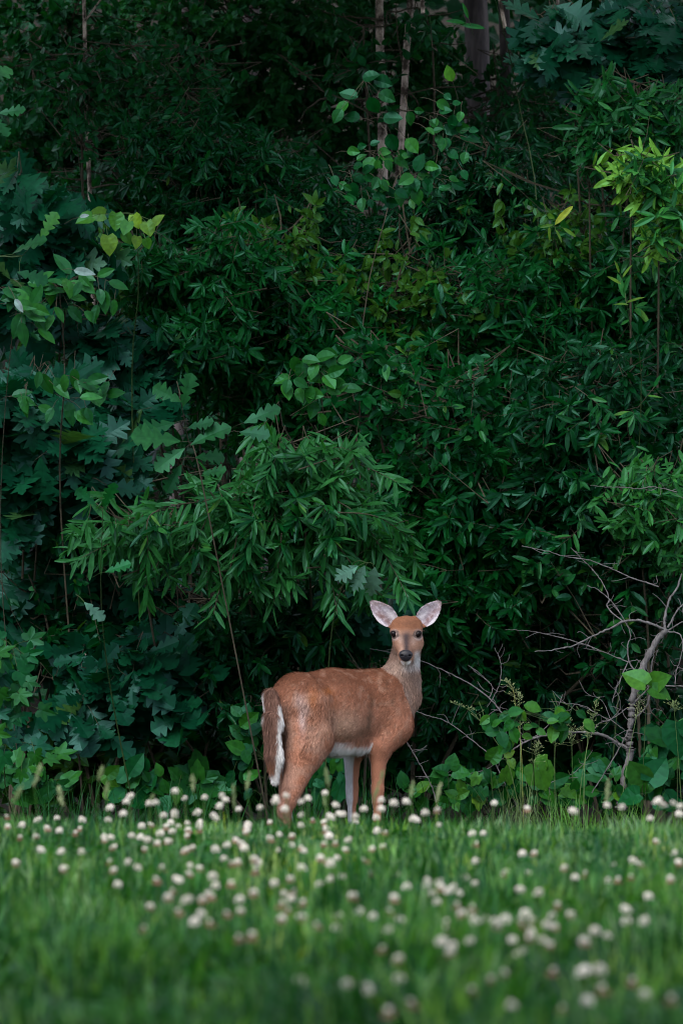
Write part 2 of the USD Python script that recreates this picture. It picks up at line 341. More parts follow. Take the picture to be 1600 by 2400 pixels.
def plant(name, label, cat, base, d, crowns, kind, size_px, twigs, per, mats, seed, droop=0.25, most=260, twig_len=0.30, stem_r=0.010, group=None, rd=0.5, bark='twig', wild=0.4, branch='branch', sprays=()):
    """A sapling or shrub: stems from the ground into each crown region (cx, cy, rx, ry in photo pixels at distance d), twigs, leaves."""
    rng = np.random.default_rng(seed)
    s = d / F; size = size_px * s
    bx, by = (base - 800) * s, d + rng.uniform(0.25, 0.5)
    root = np.array([bx, by, float(ground(bx, by))])
    th = Thing(name, root, label, cat, group)
    area = np.array([c[2] * c[3] for c in crowns], float); share = np.maximum(1, np.round(twigs * area / area.sum())).astype(int)
    stems, twigm, VS, tf = [], [], [], None
    first = True
    for (cx, cy, rx, ry), n in zip(crowns, share):
        c = P(cx, cy, d); R = np.array([rx * s, rd, ry * s])
        low = root + rng.normal(0, 0.03, 3) * [1, 1, 0]
        mid = low * 0.45 + c * 0.55 + rng.normal(0, 0.08, 3) + [0, 0.3, 0]
        tip = c + [rng.normal(0, 0.1), 0.05, 0.75 * R[2]]
        line = bend([low, low * 0.75 + mid * 0.25 + rng.normal(0, 0.03, 3), mid, c + rng.normal(0, 0.04, 3), tip], 5)
        v, f = tube(line, np.linspace(stem_r, stem_r * 0.25, len(line)), 6)
        th.part('trunk' if first else branch, v, f, M[bark]); first = False
        dirs = unit(rng.normal(0, 1, (n, 3))); dirs[:, 1] = -np.abs(dirs[:, 1]) * np.where(rng.random(n) < 0.72, 1, -1)
        rad = rng.random(n) ** (1 / 2.2) * rng.uniform(0.75, 1.35, n)
        tipp = c + dirs * R * rad[:, None]
        tdir = unit(dirs * R * 0.8 + rng.normal(0, 0.25, (n, 3)) + [0, -0.12, 0.12 - droop * 0.5])
        ln = twig_len * rng.uniform(0.6, 1.3, n)
        st = tipp - tdir * ln[:, None]
        V, tf = twig_leaves(rng, st, tipp, per, size, KINDS[kind][0], droop, kind, spread=KINDS[kind][1], wild=wild)
        VS.append(V)
        for a, b in zip(st, tipp):
            k = np.argmin(((line - a) ** 2).sum(1) + 0.25 * np.maximum(line[:, 2] - a[2], 0))
            o = line[k]; m = (o + a) / 2 + rng.normal(0, 0.02, 3) - [0, 0, 0.03]
            twigm.append(tube(np.array([o, m, a, (a + b) / 2 + rng.normal(0, 0.008, 3), b]), [stem_r * 0.35, stem_r * 0.3, stem_r * 0.24, 0.0016, 0.001], 3, cap=False))
    for pts in sprays:                    # long hanging branches, set by hand
        l = bend([P(x, y, d - .25 + .1 * rng.normal()) for x, y in pts], 6)
        v, f = tube(l, np.linspace(stem_r * .35, .0014, len(l)), 5); th.part(branch, v, f, M[bark])
        m = int(np.linalg.norm(np.diff(l, axis=0), axis=1).sum() / (size * .22))
        t = np.linspace(.12, 1, m) * (len(l) - 1.001); i = t.astype(int); fr = (t - i)[:, None]
        pos = l[i] * (1 - fr) + l[i + 1] * fr; td = unit(l[i + 1] - l[i])
        sd = np.cross(td, [0, -1.0, .3]) * np.where(np.arange(m) % 2, 1, -1)[:, None] + rng.normal(0, .35, (m, 3))
        dr = unit(td * .75 + sd * .75 - [0, 0, droop])
        L = size * rng.uniform(.75, 1.3, m)
        V, tf = leaves(kind, pos, dr, np.array([0, -.75, .5]) + rng.normal(0, .35, (m, 3)), L, L * KINDS[kind][0] * rng.uniform(.85, 1.15, m), rng.uniform(0, .2, m))
        VS.append(V)
    v, f = join(twigm)
    th.part('twigs', v, f, M[bark], kind='stuff')
    write_leaves(th, np.concatenate(VS), tf, mats, rng, most)
    return th

def set_leaves(name, label, cat, base, d, kind, spec, mats, seed, stem=None, stem_r=0.004, bark='green_stem', group=None, ratio=None, droop=0.08, tilt=0.25):
    """A plant whose leaves are set one by one: (x, y of the leaf's base, length in photo pixels, heading in degrees in the upright plane across the view)."""
    rng = np.random.default_rng(seed); s = d / F
    root = np.array([(base - 800) * s, d + 0.05, 0.0]); root[2] = float(ground(root[0], root[1]))
    th = Thing(name, root, label, cat, group)
    if stem:                              # the stem comes forward out of the shrubs behind
        root[1] += 2.3; root[2] = float(ground(root[0], root[1]))
        k = len(stem)
        line = bend([root] + [P(x, y, d + 0.04 + (1.9 if i < k - 2 else 0.9 if i < k - 1 and k > 2 else 0.0)) for i, (x, y) in enumerate(stem)], 5)
    else:
        line = bend([root, P(spec[0][0], spec[0][1], d + 0.04)], 5)
    v, f = tube(line, np.linspace(stem_r, stem_r * 0.4, len(line)), 5)
    th.part('stem', v, f, M[bark])
    pet = []
    for q in spec:
        x, y, L, a = q[:4]; kd = q[4] if len(q) > 4 else kind
        p = P(x, y, d + rng.uniform(-0.06, 0.04)); a = math.radians(a)
        dr = unit(np.array([math.cos(a), rng.normal(-0.15, tilt), math.sin(a)]))
        nm = unit(np.array([rng.normal(0, 0.25), -0.85, 0.4]) + rng.normal(0, 0.15, 3))
        V, tf = leaves(kd, p[None], dr[None], nm[None], np.array([L * s]), np.array([L * s * (ratio or KINDS[kd][0])]), np.array([rng.uniform(-0.05, 0.15) + droop]))
        th.part('leaf', V[0], tf, mats[int(rng.integers(len(mats)))])
        o = line[np.argmin(((line - p) ** 2).sum(1))]
        if np.linalg.norm(o - p) > .16:
            o = p - dr * rng.uniform(.05, .09) + [0, rng.uniform(.05, .12), 0]
        pet.append(tube(np.array([o, (o + p) / 2 + [0, 0, 0.006], p + dr * 0.01]), [0.0018, 0.0015, 0.0012], 3, cap=False))
    v, f = join(pet)
    th.part('leaf_stalks', v, f, M[bark], kind='stuff')
    return th
# ---------------------------------------------------------------- the wood: tall trees, far wood
def tall_tree(name, label, base, d, r0, height, lean, bark, seed, crown_r=(2.0, 2.0, 2.6), crown_z=None, n_leaf=3800, limbs=(), group=None, over=(0, 0)):
    rng = np.random.default_rng(seed); s = d / F
    bx = (base - 800) * s; root = np.array([bx, d, float(ground(bx, d)) - .03])
    th = Thing(name, root, label, 'tree', group)
    hs = np.linspace(0, 1, 12); line = root + np.stack([lean * height * hs + rng.normal(0, .035, 12) * hs ** .3, rng.normal(0, .02, 12), height * hs], 1)
    v, f = tube(bend(line, 3), np.linspace(r0, r0 * .35, 34), 10)
    n = meshkit.fbm(v * np.array([22, 22, 7]), 3, seed)[:, None]
    axis_pt = np.stack([np.interp(v[:, 2], line[:, 2], line[:, 0]), np.interp(v[:, 2], line[:, 2], line[:, 1]), v[:, 2]], 1)
    v = axis_pt + (v - axis_pt) * (0.8 + .4 * n)
    th.part('trunk', v, f, M[bark], normals=smooth_normals(v, f))
    for pts, r in limbs:
        l2 = bend([P(x, y, d + dd) for x, y, dd in pts], 5, .004, rng)
        v, f = tube(l2, np.linspace(r, r * .25, len(l2)), 5)
        th.part('branch', v, f, M['twig'])
    sp = []
    for k in range(16):
        o = line[5] * 0 + root + (line[6] - line[0]) * rng.uniform(.55, 1.15); e = unit(rng.normal(0, 1, 3) * [1, .6, .5]) * rng.uniform(.12, .45)
        sp.append(tube(bend([o, o + e * .5 + rng.normal(0, .02, 3), o + e], 3), np.linspace(r0 * .16 + .002, .0015, 7), 4))
    v, f = join(sp); th.part('side_twigs', v, f, M['twig'], kind='stuff')
    top = line[-1]; cz = crown_z or height * .72
    c = np.array([root[0] + lean * cz + over[0], d - .6 + over[1], root[2] + cz])
    bl = []
    for k in range(9):
        o = line[int(rng.integers(6, 11))]; e = c + unit(rng.normal(0, 1, 3)) * np.array(crown_r) * .8
        bl.append(tube(np.array([o, (o + e) / 2 + [0, 0, .2], e]), [r0 * .35, r0 * .22, .012], 5))
    v, f = join(bl); th.part('limbs', v, f, M[bark], kind='stuff')
    clumps = c + unit(rng.normal(0, 1, (70, 3))) * np.array(crown_r) * (rng.random((70, 1)) ** .45)
    p = clumps[rng.integers(70, size=n_leaf)] + rng.normal(0, .30, (n_leaf, 3)) * [1, 1, .7]
    p = p[p[:, 2] > np.maximum(root[2] + (3.2 if d < 10 else 4.6), 1.25 + 0.1128 * p[:, 1])]
    m = len(p)
    V, tf = leaves('small', p, unit(rng.normal(0, 1, (m, 3)) * [1, 1, .5] - [0, 0, .3]), np.array([0, -.2, 1.0]) + rng.normal(0, .5, (m, 3)), rng.uniform(.14, .24, m), rng.uniform(.09, .14, m), rng.uniform(0, .2, m))
    v, f = merge(V, tf); th.part('crown', v, f, M['canopy'], kind='stuff')
    return th

G_T = 'tall trees of the dark wood'
tall_tree('pine_tree', 'mottled pale pine trunk left of the slanting stem, rising from behind the round-leaved sapling', 868, 34.0, .038, 9.0, .014, 'pine_bark', 1, limbs=[([(905, 232, -.05), (840, 232, -.1), (770, 222, -.2), (735, 190, -.3), (650, 125, -.3)], .011), ([(775, 224, -.2), (735, 240, -.3), (700, 280, -.3)], .008), ([(900, 45, -.05), (800, 35, -.1), (720, 12, -.2)], .008)])
tall_tree('slanting_tree', 'slender reddish brown stem leaning right beside the mottled pine trunk', 745, 35.0, .032, 9.0, .118, 'pine_bark', 2)
tall_tree('broad_grey_tree', 'widest grey trunk half hidden by leaves right of the slanting stem', 1120, 38.0, .115, 11.0, .000, 'dark_bark', 3, (2.8, 3.6, 2.6), 8.0, 6000)
tall_tree('grey_tree', 'blue grey furrowed trunk at the top, right of the widest trunk', 1190, 37.0, .055, 10.0, -.003, 'dark_bark', 4)
tall_tree('thin_grey_tree', 'thin knotty grey trunk with side twigs in the upper left of the wood', 212, 33.0, .018, 8.5, -.004, 'pine_bark', 5, limbs=[([(193, 152, -.02), (250, 130, -.1), (345, 95, -.2)], .010), ([(190, 150, -.02), (130, 138, -.1), (35, 152, -.2)], .008), ([(210, 440, -.02), (250, 432, -.1), (300, 430, -.2)], .007), ([(195, 255, -.02), (120, 252, -.1)], .006)], crown_z=6.8)
tall_tree('dark_tree', 'dim dark trunk in the gloom right of the thin grey trunk', 428, 38.0, .045, 10.0, .0, 'dark_bark', 6)
tall_tree('dark_tree', 'very dark thick trunk in the deep gap at upper middle', 595, 40.0, .11, 11.0, .0, 'dark_bark', 7, (2.8, 4.4, 2.6), 8.4, 6500)
tall_tree('edge_tree', 'tall tree just outside the left of the view, its crown hanging over the wood edge', -900, 30.2, .13, 11.0, .06, 'dark_bark', 8, (3.3, 3.0, 2.4), 7.4, 7000)
tall_tree('edge_tree', 'tall tree just outside the right of the view, its crown hanging over the wood edge', 2500, 30.4, .13, 11.0, -.06, 'dark_bark', 9, (3.3, 3.0, 2.4), 7.4, 7000)

G_B = None
tall_tree('shade_tree', 'added unseen broad tree behind the viewer on the left, put there to shade the near meadow', 800 - 5.2 * F / 1.5, 1.5, .20, 8.5, .05, 'dark_bark', 31, (5.2, 5.2, 1.9), 5.6, 14000, over=(2.6, 1.0))  # unseen, added so that its crown darkens the near meadow
tall_tree('shade_tree', 'added unseen broad tree behind the viewer on the right, put there to shade the near meadow', 800 + 5.6 * F / 1.2, 1.2, .20, 8.5, -.05, 'dark_bark', 32, (5.2, 5.2, 1.9), 5.8, 14000, over=(-2.6, 1.0))  # second added tree, out of view, for the same foreground shade
rng = np.random.default_rng(90)
n = 52000
y = rng.uniform(41, 52, n); x = rng.uniform(-1, 1, n) * (y * .0602 + 5.5); z = ground(x, y) + rng.random(n) ** .8 * 11.0
keep = meshkit.fbm(np.stack([x * .6, y * .6, z * .6], 1), 3, 77) > .43
p = np.stack([x, y, z], 1)[keep]; n = len(p)
V, tf = leaves('small', p, unit(rng.normal(0, 1, (n, 3)) * [1, .6, .5] - [0, 0, .3]), np.array([0, -.6, .8]) + rng.normal(0, .5, (n, 3)), rng.uniform(.16, .3, n), rng.uniform(.10, .18, n), rng.uniform(0, .2, n))
v, f = merge(V, tf); put('/World/far_wood', v, f, M['canopy']); setdata(stage.GetPrimAtPath('/World/far_wood'), label='mass of dark foliage deep in the wood behind the trunks', kind='stuff')

# ---------------------------------------------------------------- meadow: grass, clover
def blade_clump(rng, n, h, spread, w, lean=0.45):
    ang = rng.uniform(0, 2 * np.pi, n); r = spread * np.sqrt(rng.random(n))
    base = np.stack([r * np.cos(ang), r * np.sin(ang), np.full(n, -0.01)], 1)
    H = h * rng.uniform(0.45, 1.15, n); a2 = rng.uniform(0, 2 * np.pi, n); ln = rng.uniform(0.1, lean, n)
    out = np.stack([np.cos(a2), np.sin(a2), 0 * a2], 1); side = np.stack([-np.sin(a2), np.cos(a2), 0 * a2], 1)
    W = w * rng.uniform(0.7, 1.3, n)
    V = []
    for t in (0, .4, .75):
        c = base + out * (ln * H * t ** 1.8)[:, None] + [0, 0, 1] * (H * t * (1 - .25 * ln * t))[:, None]
        V += [c - side * (W * (1 - .45 * t))[:, None] / 2, c + side * (W * (1 - .45 * t))[:, None] / 2]
    V.append(base + out * (ln * H * 1.05)[:, None] + [0, 0, 1] * (H * (1 - .3 * ln))[:, None])
    return merge(np.stack(V, 1), np.array([(0, 1, 3), (0, 3, 2), (2, 3, 5), (2, 5, 4), (4, 5, 6)]))

def clover_clump(rng, n, h, spread, size):
    """Three-part leaves on short stalks."""
    pos, dr, nm, L, st = [], [], [], [], []
    for i in range(n):
        a = rng.uniform(0, 2 * np.pi); r = spread * math.sqrt(rng.random())
        p = np.array([r * math.cos(a), r * math.sin(a), h * rng.uniform(.5, 1.1)])
        up = unit(np.array([0, -.25, 1]) + rng.normal(0, .3, 3)); a0 = rng.uniform(0, 6.28)
        e1 = unit(np.cross(up, [1, .2, 0])); e2 = np.cross(up, e1)
        for k in range(3):
            t = a0 + k * 2.094
            pos.append(p); dr.append(math.cos(t) * e1 + math.sin(t) * e2 + .1 * up); nm.append(up); L.append(size * rng.uniform(.8, 1.2))
        st.append(tube(np.array([[p[0] * .8, p[1] * .8, -.01], p]), [.0012, .0009], 3, cap=False))
    L = np.array(L)
    V, tf = leaves('ovate', np.array(pos), np.array(dr), np.array(nm), L, L * .85, np.full(len(L), .05))
    return join([merge(V, tf)] + st)

def scatter(name, label, protos, pts, rng, smin, smax, mat_list, mul=1.0):
    pi = UsdGeom.PointInstancer.Define(stage, '/World/' + name)
    setdata(pi.GetPrim(), label=label, kind='stuff')
    paths = []
    for k, ((v, f), m) in enumerate(zip(protos, mat_list)):
        pth = '/World/%s/tuft_%03d' % (name, k + 1) if k else '/World/%s/tuft' % name
        put(pth, v, f, m); paths.append(pth)
    pi.CreatePrototypesRel().SetTargets(paths)
    n = len(pts)
    pi.CreateProtoIndicesAttr(Vt.IntArray.FromNumpy(rng.integers(0, len(protos), n).astype(np.int32)))
    pi.CreatePositionsAttr(Vt.Vec3fArray.FromNumpy(pts.astype(np.float32)))
    a = rng.uniform(0, np.pi, n)
    q = np.zeros((n, 4), np.float16); q[:, 0] = np.cos(a); q[:, 3] = np.sin(a)
    pi.CreateOrientationsAttr(Vt.QuathArray([Gf.Quath(float(w), 0, 0, float(z)) for w, z in zip(q[:, 0], q[:, 3])]))
    s = rng.uniform(smin, smax, n) * mul
    pi.CreateScalesAttr(Vt.Vec3fArray.FromNumpy(np.stack([s, s, s], 1).astype(np.float32)))

def field(rng, dens, y0, y1, margin):
    n = int(dens * (y1 - y0) * 2 * (0.0602 * y1 + margin))
    y = rng.uniform(y0, y1, n); x = rng.uniform(-1, 1, n) * (0.0602 * y1 + margin)
    k = np.abs(x) < 0.0602 * y + margin
    x, y = x[k], y[k]
    return np.stack([x, y, ground(x, y)], 1)

rng = np.random.default_rng(41)
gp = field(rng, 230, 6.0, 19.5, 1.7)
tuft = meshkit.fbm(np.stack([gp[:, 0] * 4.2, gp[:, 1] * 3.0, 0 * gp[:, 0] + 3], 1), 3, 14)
patch = meshkit.fbm(np.stack([gp[:, 0] * 1.7, gp[:, 1] * .9, 0 * gp[:, 0]], 1), 3, 8) + .24 * smoothstep(13.5, 9.0, gp[:, 1]) + rng.normal(0, .06, len(gp))  # random patches, plus foreground shade put into the grass colour by the near offset
pale = (rng.random(len(gp)) < .06 + .40 * smoothstep(12.8, 15.8, gp[:, 1])) | (rng.random(len(gp)) < .45 * smoothstep(.05, .4, gp[:, 0]) * smoothstep(1.0, .7, gp[:, 0]) * smoothstep(13.6, 15.5, gp[:, 1]))  # pale share rises along the crest: its brightness is painted by grass colour
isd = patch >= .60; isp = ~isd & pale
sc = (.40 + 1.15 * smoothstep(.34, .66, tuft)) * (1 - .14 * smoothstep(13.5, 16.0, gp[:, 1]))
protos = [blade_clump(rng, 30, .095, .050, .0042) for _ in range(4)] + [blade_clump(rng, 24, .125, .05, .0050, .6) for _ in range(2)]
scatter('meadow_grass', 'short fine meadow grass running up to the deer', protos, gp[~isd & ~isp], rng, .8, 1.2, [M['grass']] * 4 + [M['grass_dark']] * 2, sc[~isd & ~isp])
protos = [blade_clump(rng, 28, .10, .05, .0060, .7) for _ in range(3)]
scatter('dark_grass', 'darker coarse grass in patches, spread over the near meadow to paint its shade', protos, gp[isd], rng, .8, 1.25, [M['grass_dark'], M['grass_dark'], M['grass']], sc[isd])
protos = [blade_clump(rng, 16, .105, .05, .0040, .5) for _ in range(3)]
scatter('pale_grass', 'pale yellowish grass blades, more on the right, and thickened along the crest to paint its light', protos, gp[isp], rng, .8, 1.2, [M['grass_pale'], M['grass_pale'], M['grass']], sc[isp])
tp = field(rng, 22, 9.0, 17.6, 1.5)
scatter('tall_grass_blades', 'single taller grass blades rising above the meadow turf', [blade_clump(rng, 5, .165, .03, .0055, .7) for _ in range(4)], tp, rng, .7, 1.2, [M['grass'], M['grass_pale'], M['grass'], M['grass_dark']])
cp = field(rng, 210, 6.0, 18.0, 1.7)
cpn = meshkit.fbm(np.stack([cp[:, 0] * 1.6, cp[:, 1] * .8, 0 * cp[:, 0] + 5], 1), 3, 9)
scatter('clover_leaves', 'low clover leaves growing between the grass', [clover_clump(rng, 7, .062, .07, .016) for _ in range(4)], cp[(cpn + .04 * (14 - cp[:, 1]) / 6) > .48], rng, .8, 1.25, [M['clover_leaf']] * 4)
bp = field(rng, 60, 19.5, 29.5, 1.7)
scatter('bank_grass', 'grass on the bank falling away behind the meadow crest', [blade_clump(rng, 34, .13, .07, .0045, .6) for _ in range(3)], bp, rng, .7, 1.2, [M['grass_dark'], M['grass'], M['grass_dark']])

def flower_head(rng, kind):
    """A ball of slender florets; the lower ones of an older head hang brown."""
    n = 58; i = np.arange(n) + .5
    z = 1 - 1.75 * i / n; ph = i * 2.39996; r = np.sqrt(np.maximum(0, 1 - z * z))
    V, Fc, T = [], [], []
    for k in range(n):
        d = np.array([r[k] * math.cos(ph[k]), r[k] * math.sin(ph[k]), z[k]]); old = {'w': -.75, 'h': .02 + .25 * rng.normal(), 'b': .75}[kind] > z[k]
        dd = unit(d + [0, 0, .45] + rng.normal(0, .12, 3)) if not old else unit(d * [1, 1, .3] + [0, 0, -.55] + rng.normal(0, .1, 3))
        L = rng.uniform(.0075, .0105); b = d * .0030
        a = unit(np.cross(dd, [.3, .5, .2])); c = np.cross(dd, a); w = .0021
        o = len(V)
        V += [b, b + dd * L * .55 + a * w, b + dd * L * .55 - a * w * .5 + c * w * .87, b + dd * L * .55 - a * w * .5 - c * w * .87, b + dd * L]
        Fc += [(o, o + 2, o + 1), (o, o + 3, o + 2), (o, o + 1, o + 3), (o + 4, o + 1, o + 2), (o + 4, o + 2, o + 3), (o + 4, o + 3, o + 1)]
        base = np.array([.34, .22, .15]) * rng.uniform(.7, 1.3) if old else np.array([.90, .86, .79]) * rng.uniform(.88, 1.0)
        if old and kind == 'b':
            base = np.array([.27, .15, .105]) * rng.uniform(.7, 1.4)
        g = np.array([.55, .60, .42]) if not old else base * .8
        T += [g, base, base, base, base * [1, .97, .97] if not old else base * 1.15]
    return np.array(V), np.array(Fc), np.clip(np.array(T), 0, .9)

LEFT = """597 133,580 158,502 187,565 213,803 110,848 142,716 162,686 167,939 138,1020 130,1037 150,1008 178,1095 192,1195 185,1268 140,1265 158,1315 130,1306 192,1383 158,1415 142,1382 220,1493 118,1543 175,1555 215,1518 228,750 222,800 207,802 222,785 255,905 208,980 222,992 238,497 242,378 241,262 233,172 242,218 282h,272 292,100 266,35 230b,35 272h,90 325b,166 318h,190 380,280 388,375 388,345 305b,362 285b,478 318,510 322,520 370h,605 315,693 265h,763 275h,735 305,680 335,665 378h,722 350h,776 342,790 295,862 257,865 290h,915 270,860 315h,1140 262,1240 253h,1283 308,1243 330h,1340 318h,1082 335h,1042 358,1123 373,1030 420,1092 437h,990 378,1185 437,1280 382,1130 300h,1490 255h,1500 280,1512 318,1487 355b,1435 245b,1470 420h,1518 445,1388 462,77 442h,290 470h,504 440b,520 475h,590 438,633 462,540 540,825 520,872 492h,882 455,978 503,990 545,795 570b,772 600h,690 643h,858 612,932 610h,975 600b,925 675,820 670b,895 712,1098 610,1105 662h,1045 678b,1262 535,1332 515h,1306 582,1465 537,1520 515,1165 580h,1290 635b,1320 660b,1292 700h,1385 695h,1460 730b,1545 740,660 745b,1095 790b,1155 780b,1378 992,968 720b,1550 690h"""
RIGHT = """8 215,65 225,65 250,160 230,182 150,182 192,240 165,298 158,103 192,440 198h,330 238,345 243,445 265,385 210,700 165,852 192h,1065 202,1220 175,1288 182,1418 235,1450 155,1478 173,1525 165,1555 180,1550 215,165 292,200 302b,30 335,20 380h,140 375h,190 365h,112 430b,142 490b,275 500,600 305,650 303,615 355b,615 432,830 397,885 395h,450 530,572 510,610 535,490 570,540 578,420 582,757 490h,855 488h,817 565,905 578,1025 465h,1243 447,1340 432,1375 450h,1445 340h,1527 395,1550 440h,1225 522,1330 508b,1273 522b,1120 495b,1072 508,1512 517h,1410 595,1308 655,1308 712,1390 710,82 665,145 685,270 710h,225 670b,217 748,482 715h,482 745h,530 640b,185 840b,258 885h,460 805,510 820,500 855h,590 800,615 710,710 715,755 700,710 735h,845 675,1048 685h,970 690,980 735h,785 795,867 755h,870 785h,925 795,960 820h,818 855,825 725b,1165 755,1220 775,1115 805h,1110 940,1185 935,740 950h,690 975h,970 945b,600 1030b,265 975,25 1000,115 1025,780 1095,1130 1075,1015 1115b,1200 1025b,1395 1050,1335 990b,1510 1075b,325 1090b,215 1130b"""
CL_LOOK = {'w': 'fresh white clover flower', 'h': 'white clover flower with faded brown skirt', 'b': 'withered brown clover flower'}
def clover_zone(x, y):
    row = 'on the meadow crest' if y < 1925 else 'in the upper meadow' if y < 2010 else 'halfway down the meadow' if y < 2130 else 'low in the dark foreground'
    col = 'at the left edge' if x < 260 else 'left of the deer' if x < 610 else 'under the deer' if x < 910 else 'right of the deer' if x < 1250 else 'under the dead tree'
    return row + ' ' + col
HEADS = {k: [flower_head(rng, k) for _ in range(3)] for k in 'whb'}
def clover(x, y, k):
    yy = max(y, 1912)
    d = float(np.clip(F * .555 / (yy - YH), 7.6, 17.6)) + rng.uniform(-.25, .25)
    if y < 1925:
        d = rng.uniform(15.2, 17.3)
    c = P(x, y, d); g = float(ground(c[0], c[1])); root = np.array([c[0] + rng.normal(0, .012), c[1] + rng.normal(0, .012), g - .005])
    if c[2] - g < .06:
        c[2] = g + .06
    z = clover_zone(x, y)
    th = Thing('clover_flower', root, CL_LOOK[k] + ' ' + z, 'clover flower', {'w': 'fresh', 'h': 'half faded', 'b': 'withered'}[k] + ' clover flowers ' + z)
    top = c - [0, 0, .004]
    v, f = tube(bend([root, root * .5 + top * .5 + [rng.normal(0, .006), rng.normal(0, .006), 0], top], 2), [.0013, .0012, .0011, .0010, .0009], 4)
    th.part('stem', v, f, M['clover_stem'])
    hv, hf, ht = HEADS[k][int(rng.integers(3))]
    s = rng.uniform(.74, 1.1); a = rng.uniform(0, 6.28)
    tl = rng.normal(0, .22, 2); R = np.array([[math.cos(a), -math.sin(a), 0], [math.sin(a), math.cos(a), 0], [0, 0, 1.0]])
    q = (hv * s) @ R.T; q[:, 0] += q[:, 2] * tl[0]; q[:, 1] += q[:, 2] * tl[1]
    th.part('flower_head', q + c, hf, M['floret'], ht)
for src, x0 in ((LEFT, 0), (RIGHT, 800)):
    for e in src.split(','):
        k = e[-1] if e[-1] in 'hb' else 'w'
        a, b = e.rstrip('hb').split()
        clover(x0 + float(a) / 1.96, 1800 + float(b) / 1.96, k)

r2 = np.random.default_rng(66)
for cx, cy, rx, ry, n in ((430, 1960, 200, 45, 12), (700, 1985, 150, 50, 12), (500, 2060, 160, 45, 9), (1000, 2110, 170, 45, 9), (1230, 2140, 170, 45, 8), (760, 2090, 110, 40, 5)):
    for _ in range(n):
        a, q = r2.uniform(0, 6.28), math.sqrt(r2.random())
        clover(cx + rx * q * math.cos(a), cy + ry * q * math.sin(a), 'wwhhb'[int(r2.integers(5))])

# pale grass ears standing blurred above the crest of the meadow
for i, (x, y, L, dd, w) in enumerate([(88, 1822, 48, 15.5, 17), (42, 1866, 46, 15.0, 16), (142, 1872, 42, 15.8, 17), (236, 1818, 30, 16.0, 16), (250, 1858, 34, 16.2, 12), (452, 1840, 34, 16.5, 14), (582, 1835, 46, 16.6, 13), (766, 1826, 38, 16.4, 13), (548, 1872, 50, 16.0, 12), (965, 1855, 34, 16.4, 13), (886, 1848, 70, 16.0, 11), (1028, 1862, 40, 16.6, 10), (1423, 1858, 50, 16.3, 14), (760, 1876, 30, 16.6, 10), (355, 1880, 26, 16.6, 10)]):
    c = P(x, y, dd); s = dd / F; g = float(ground(c[0], c[1])); root = np.array([c[0] + rng.normal(0, .02), c[1], g - .005])
    th = Thing('grass_ear', root, 'pale green grass ear ' + ['far left of all, tallest', 'at the left edge below the tallest one', 'third from the left edge', 'with a forked tip left of the yellow green leaf', 'just under the forked one', 'left of the deer tail by the middle stem', 'nearest to the left of the deer tail', 'between the deer hind and fore legs', 'low beside the left clover cluster', 'just right of the deer fore leg', 'tall and narrow in front of the deer fore leg', 'second to the right of the deer fore leg', 'in front of the dead tree foot', 'low under the deer belly', 'low and thin in the left part'][i], 'grass')
    lean = np.array([rng.normal(0, .22), 0, 1.0])
    v, f = tube(bend([root, root * .5 + c * .5, c - lean * L * s / 2], 3), .0009, 4)
    th.part('stalk', v, f, M['grass'])
    fl = []
    for k in range(30):
        t = rng.random(); p = c + lean * (t - .5) * L * s; a = rng.uniform(0, 6.28); o = np.array([math.cos(a), math.sin(a), 0])
        w2 = w * s * .62 * math.sin(math.pi * min(1, .12 + .86 * t)) * rng.uniform(.4, 1.2)
        q = p + o * w2 * .8 + [0, 0, .012]
        fl.append(tube(np.array([p, (p + q) / 2 + o * .001, q]), [.0008, .0026, .0004], 4))
    v, f = join(fl)
    th.part('ear', v, f, M['seed'])
# ---------------------------------------------------------------- understory with small leaves, deep in the shade
SH = 'shrub'; SA = 'sapling'
G_U = 'understory bushes deep in the shade'
def under(label, base, d, crowns, size, twigs, per, seed, mats=('deep',), kind='ovate', rd=.8, most=0):
    plant('understory_bush', label, SH, base, d, crowns, kind, size, twigs, per, [M[m] for m in mats], seed, droop=.25, most=most, twig_len=.42, stem_r=.016, rd=rd, wild=.55)
under('small-leaved dim bush around the thin grey trunk at upper left', 260, 35.5, [(150, 120, 260, 150), (300, 300, 260, 170), (120, 350, 190, 120)], 26, 360, 18, 101)
under('small-leaved dim bush at the top between the thin grey trunk and the pine', 560, 36.5, [(480, 90, 240, 130), (700, 110, 220, 130), (560, 250, 220, 110)], 25, 340, 18, 102)
under('fine-leaved dim bush behind the mottled pine trunk', 850, 37.0, [(860, 120, 170, 160), (760, 330, 190, 130), (1000, 260, 150, 180)], 24, 300, 18, 103)
under('dim leafy bush in front of the widest grey trunk', 1150, 36.0, [(1180, 330, 150, 110), (1290, 150, 90, 130), (1350, 330, 180, 150)], 28, 190, 16, 104, kind='narrow')
under('dim bush behind the blue-green oak branch at the top right', 1480, 37.0, [(1480, 120, 200, 190), (1500, 420, 200, 190)], 30, 260, 16, 105)
under('dim bush in the middle distance above the heart-leaved vine', 420, 34.0, [(330, 480, 240, 120), (600, 470, 240, 130)], 30, 300, 16, 106, ('deep', 'willow_dark'))
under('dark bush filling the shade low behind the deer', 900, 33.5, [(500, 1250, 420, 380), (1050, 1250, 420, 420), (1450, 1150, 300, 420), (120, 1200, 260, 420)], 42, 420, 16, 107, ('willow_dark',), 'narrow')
under('dark bush filling the shade in the middle of the wood edge', 800, 33.8, [(350, 760, 380, 320), (820, 720, 380, 320), (1300, 720, 380, 320)], 38, 420, 16, 108, ('willow_dark',), 'narrow')

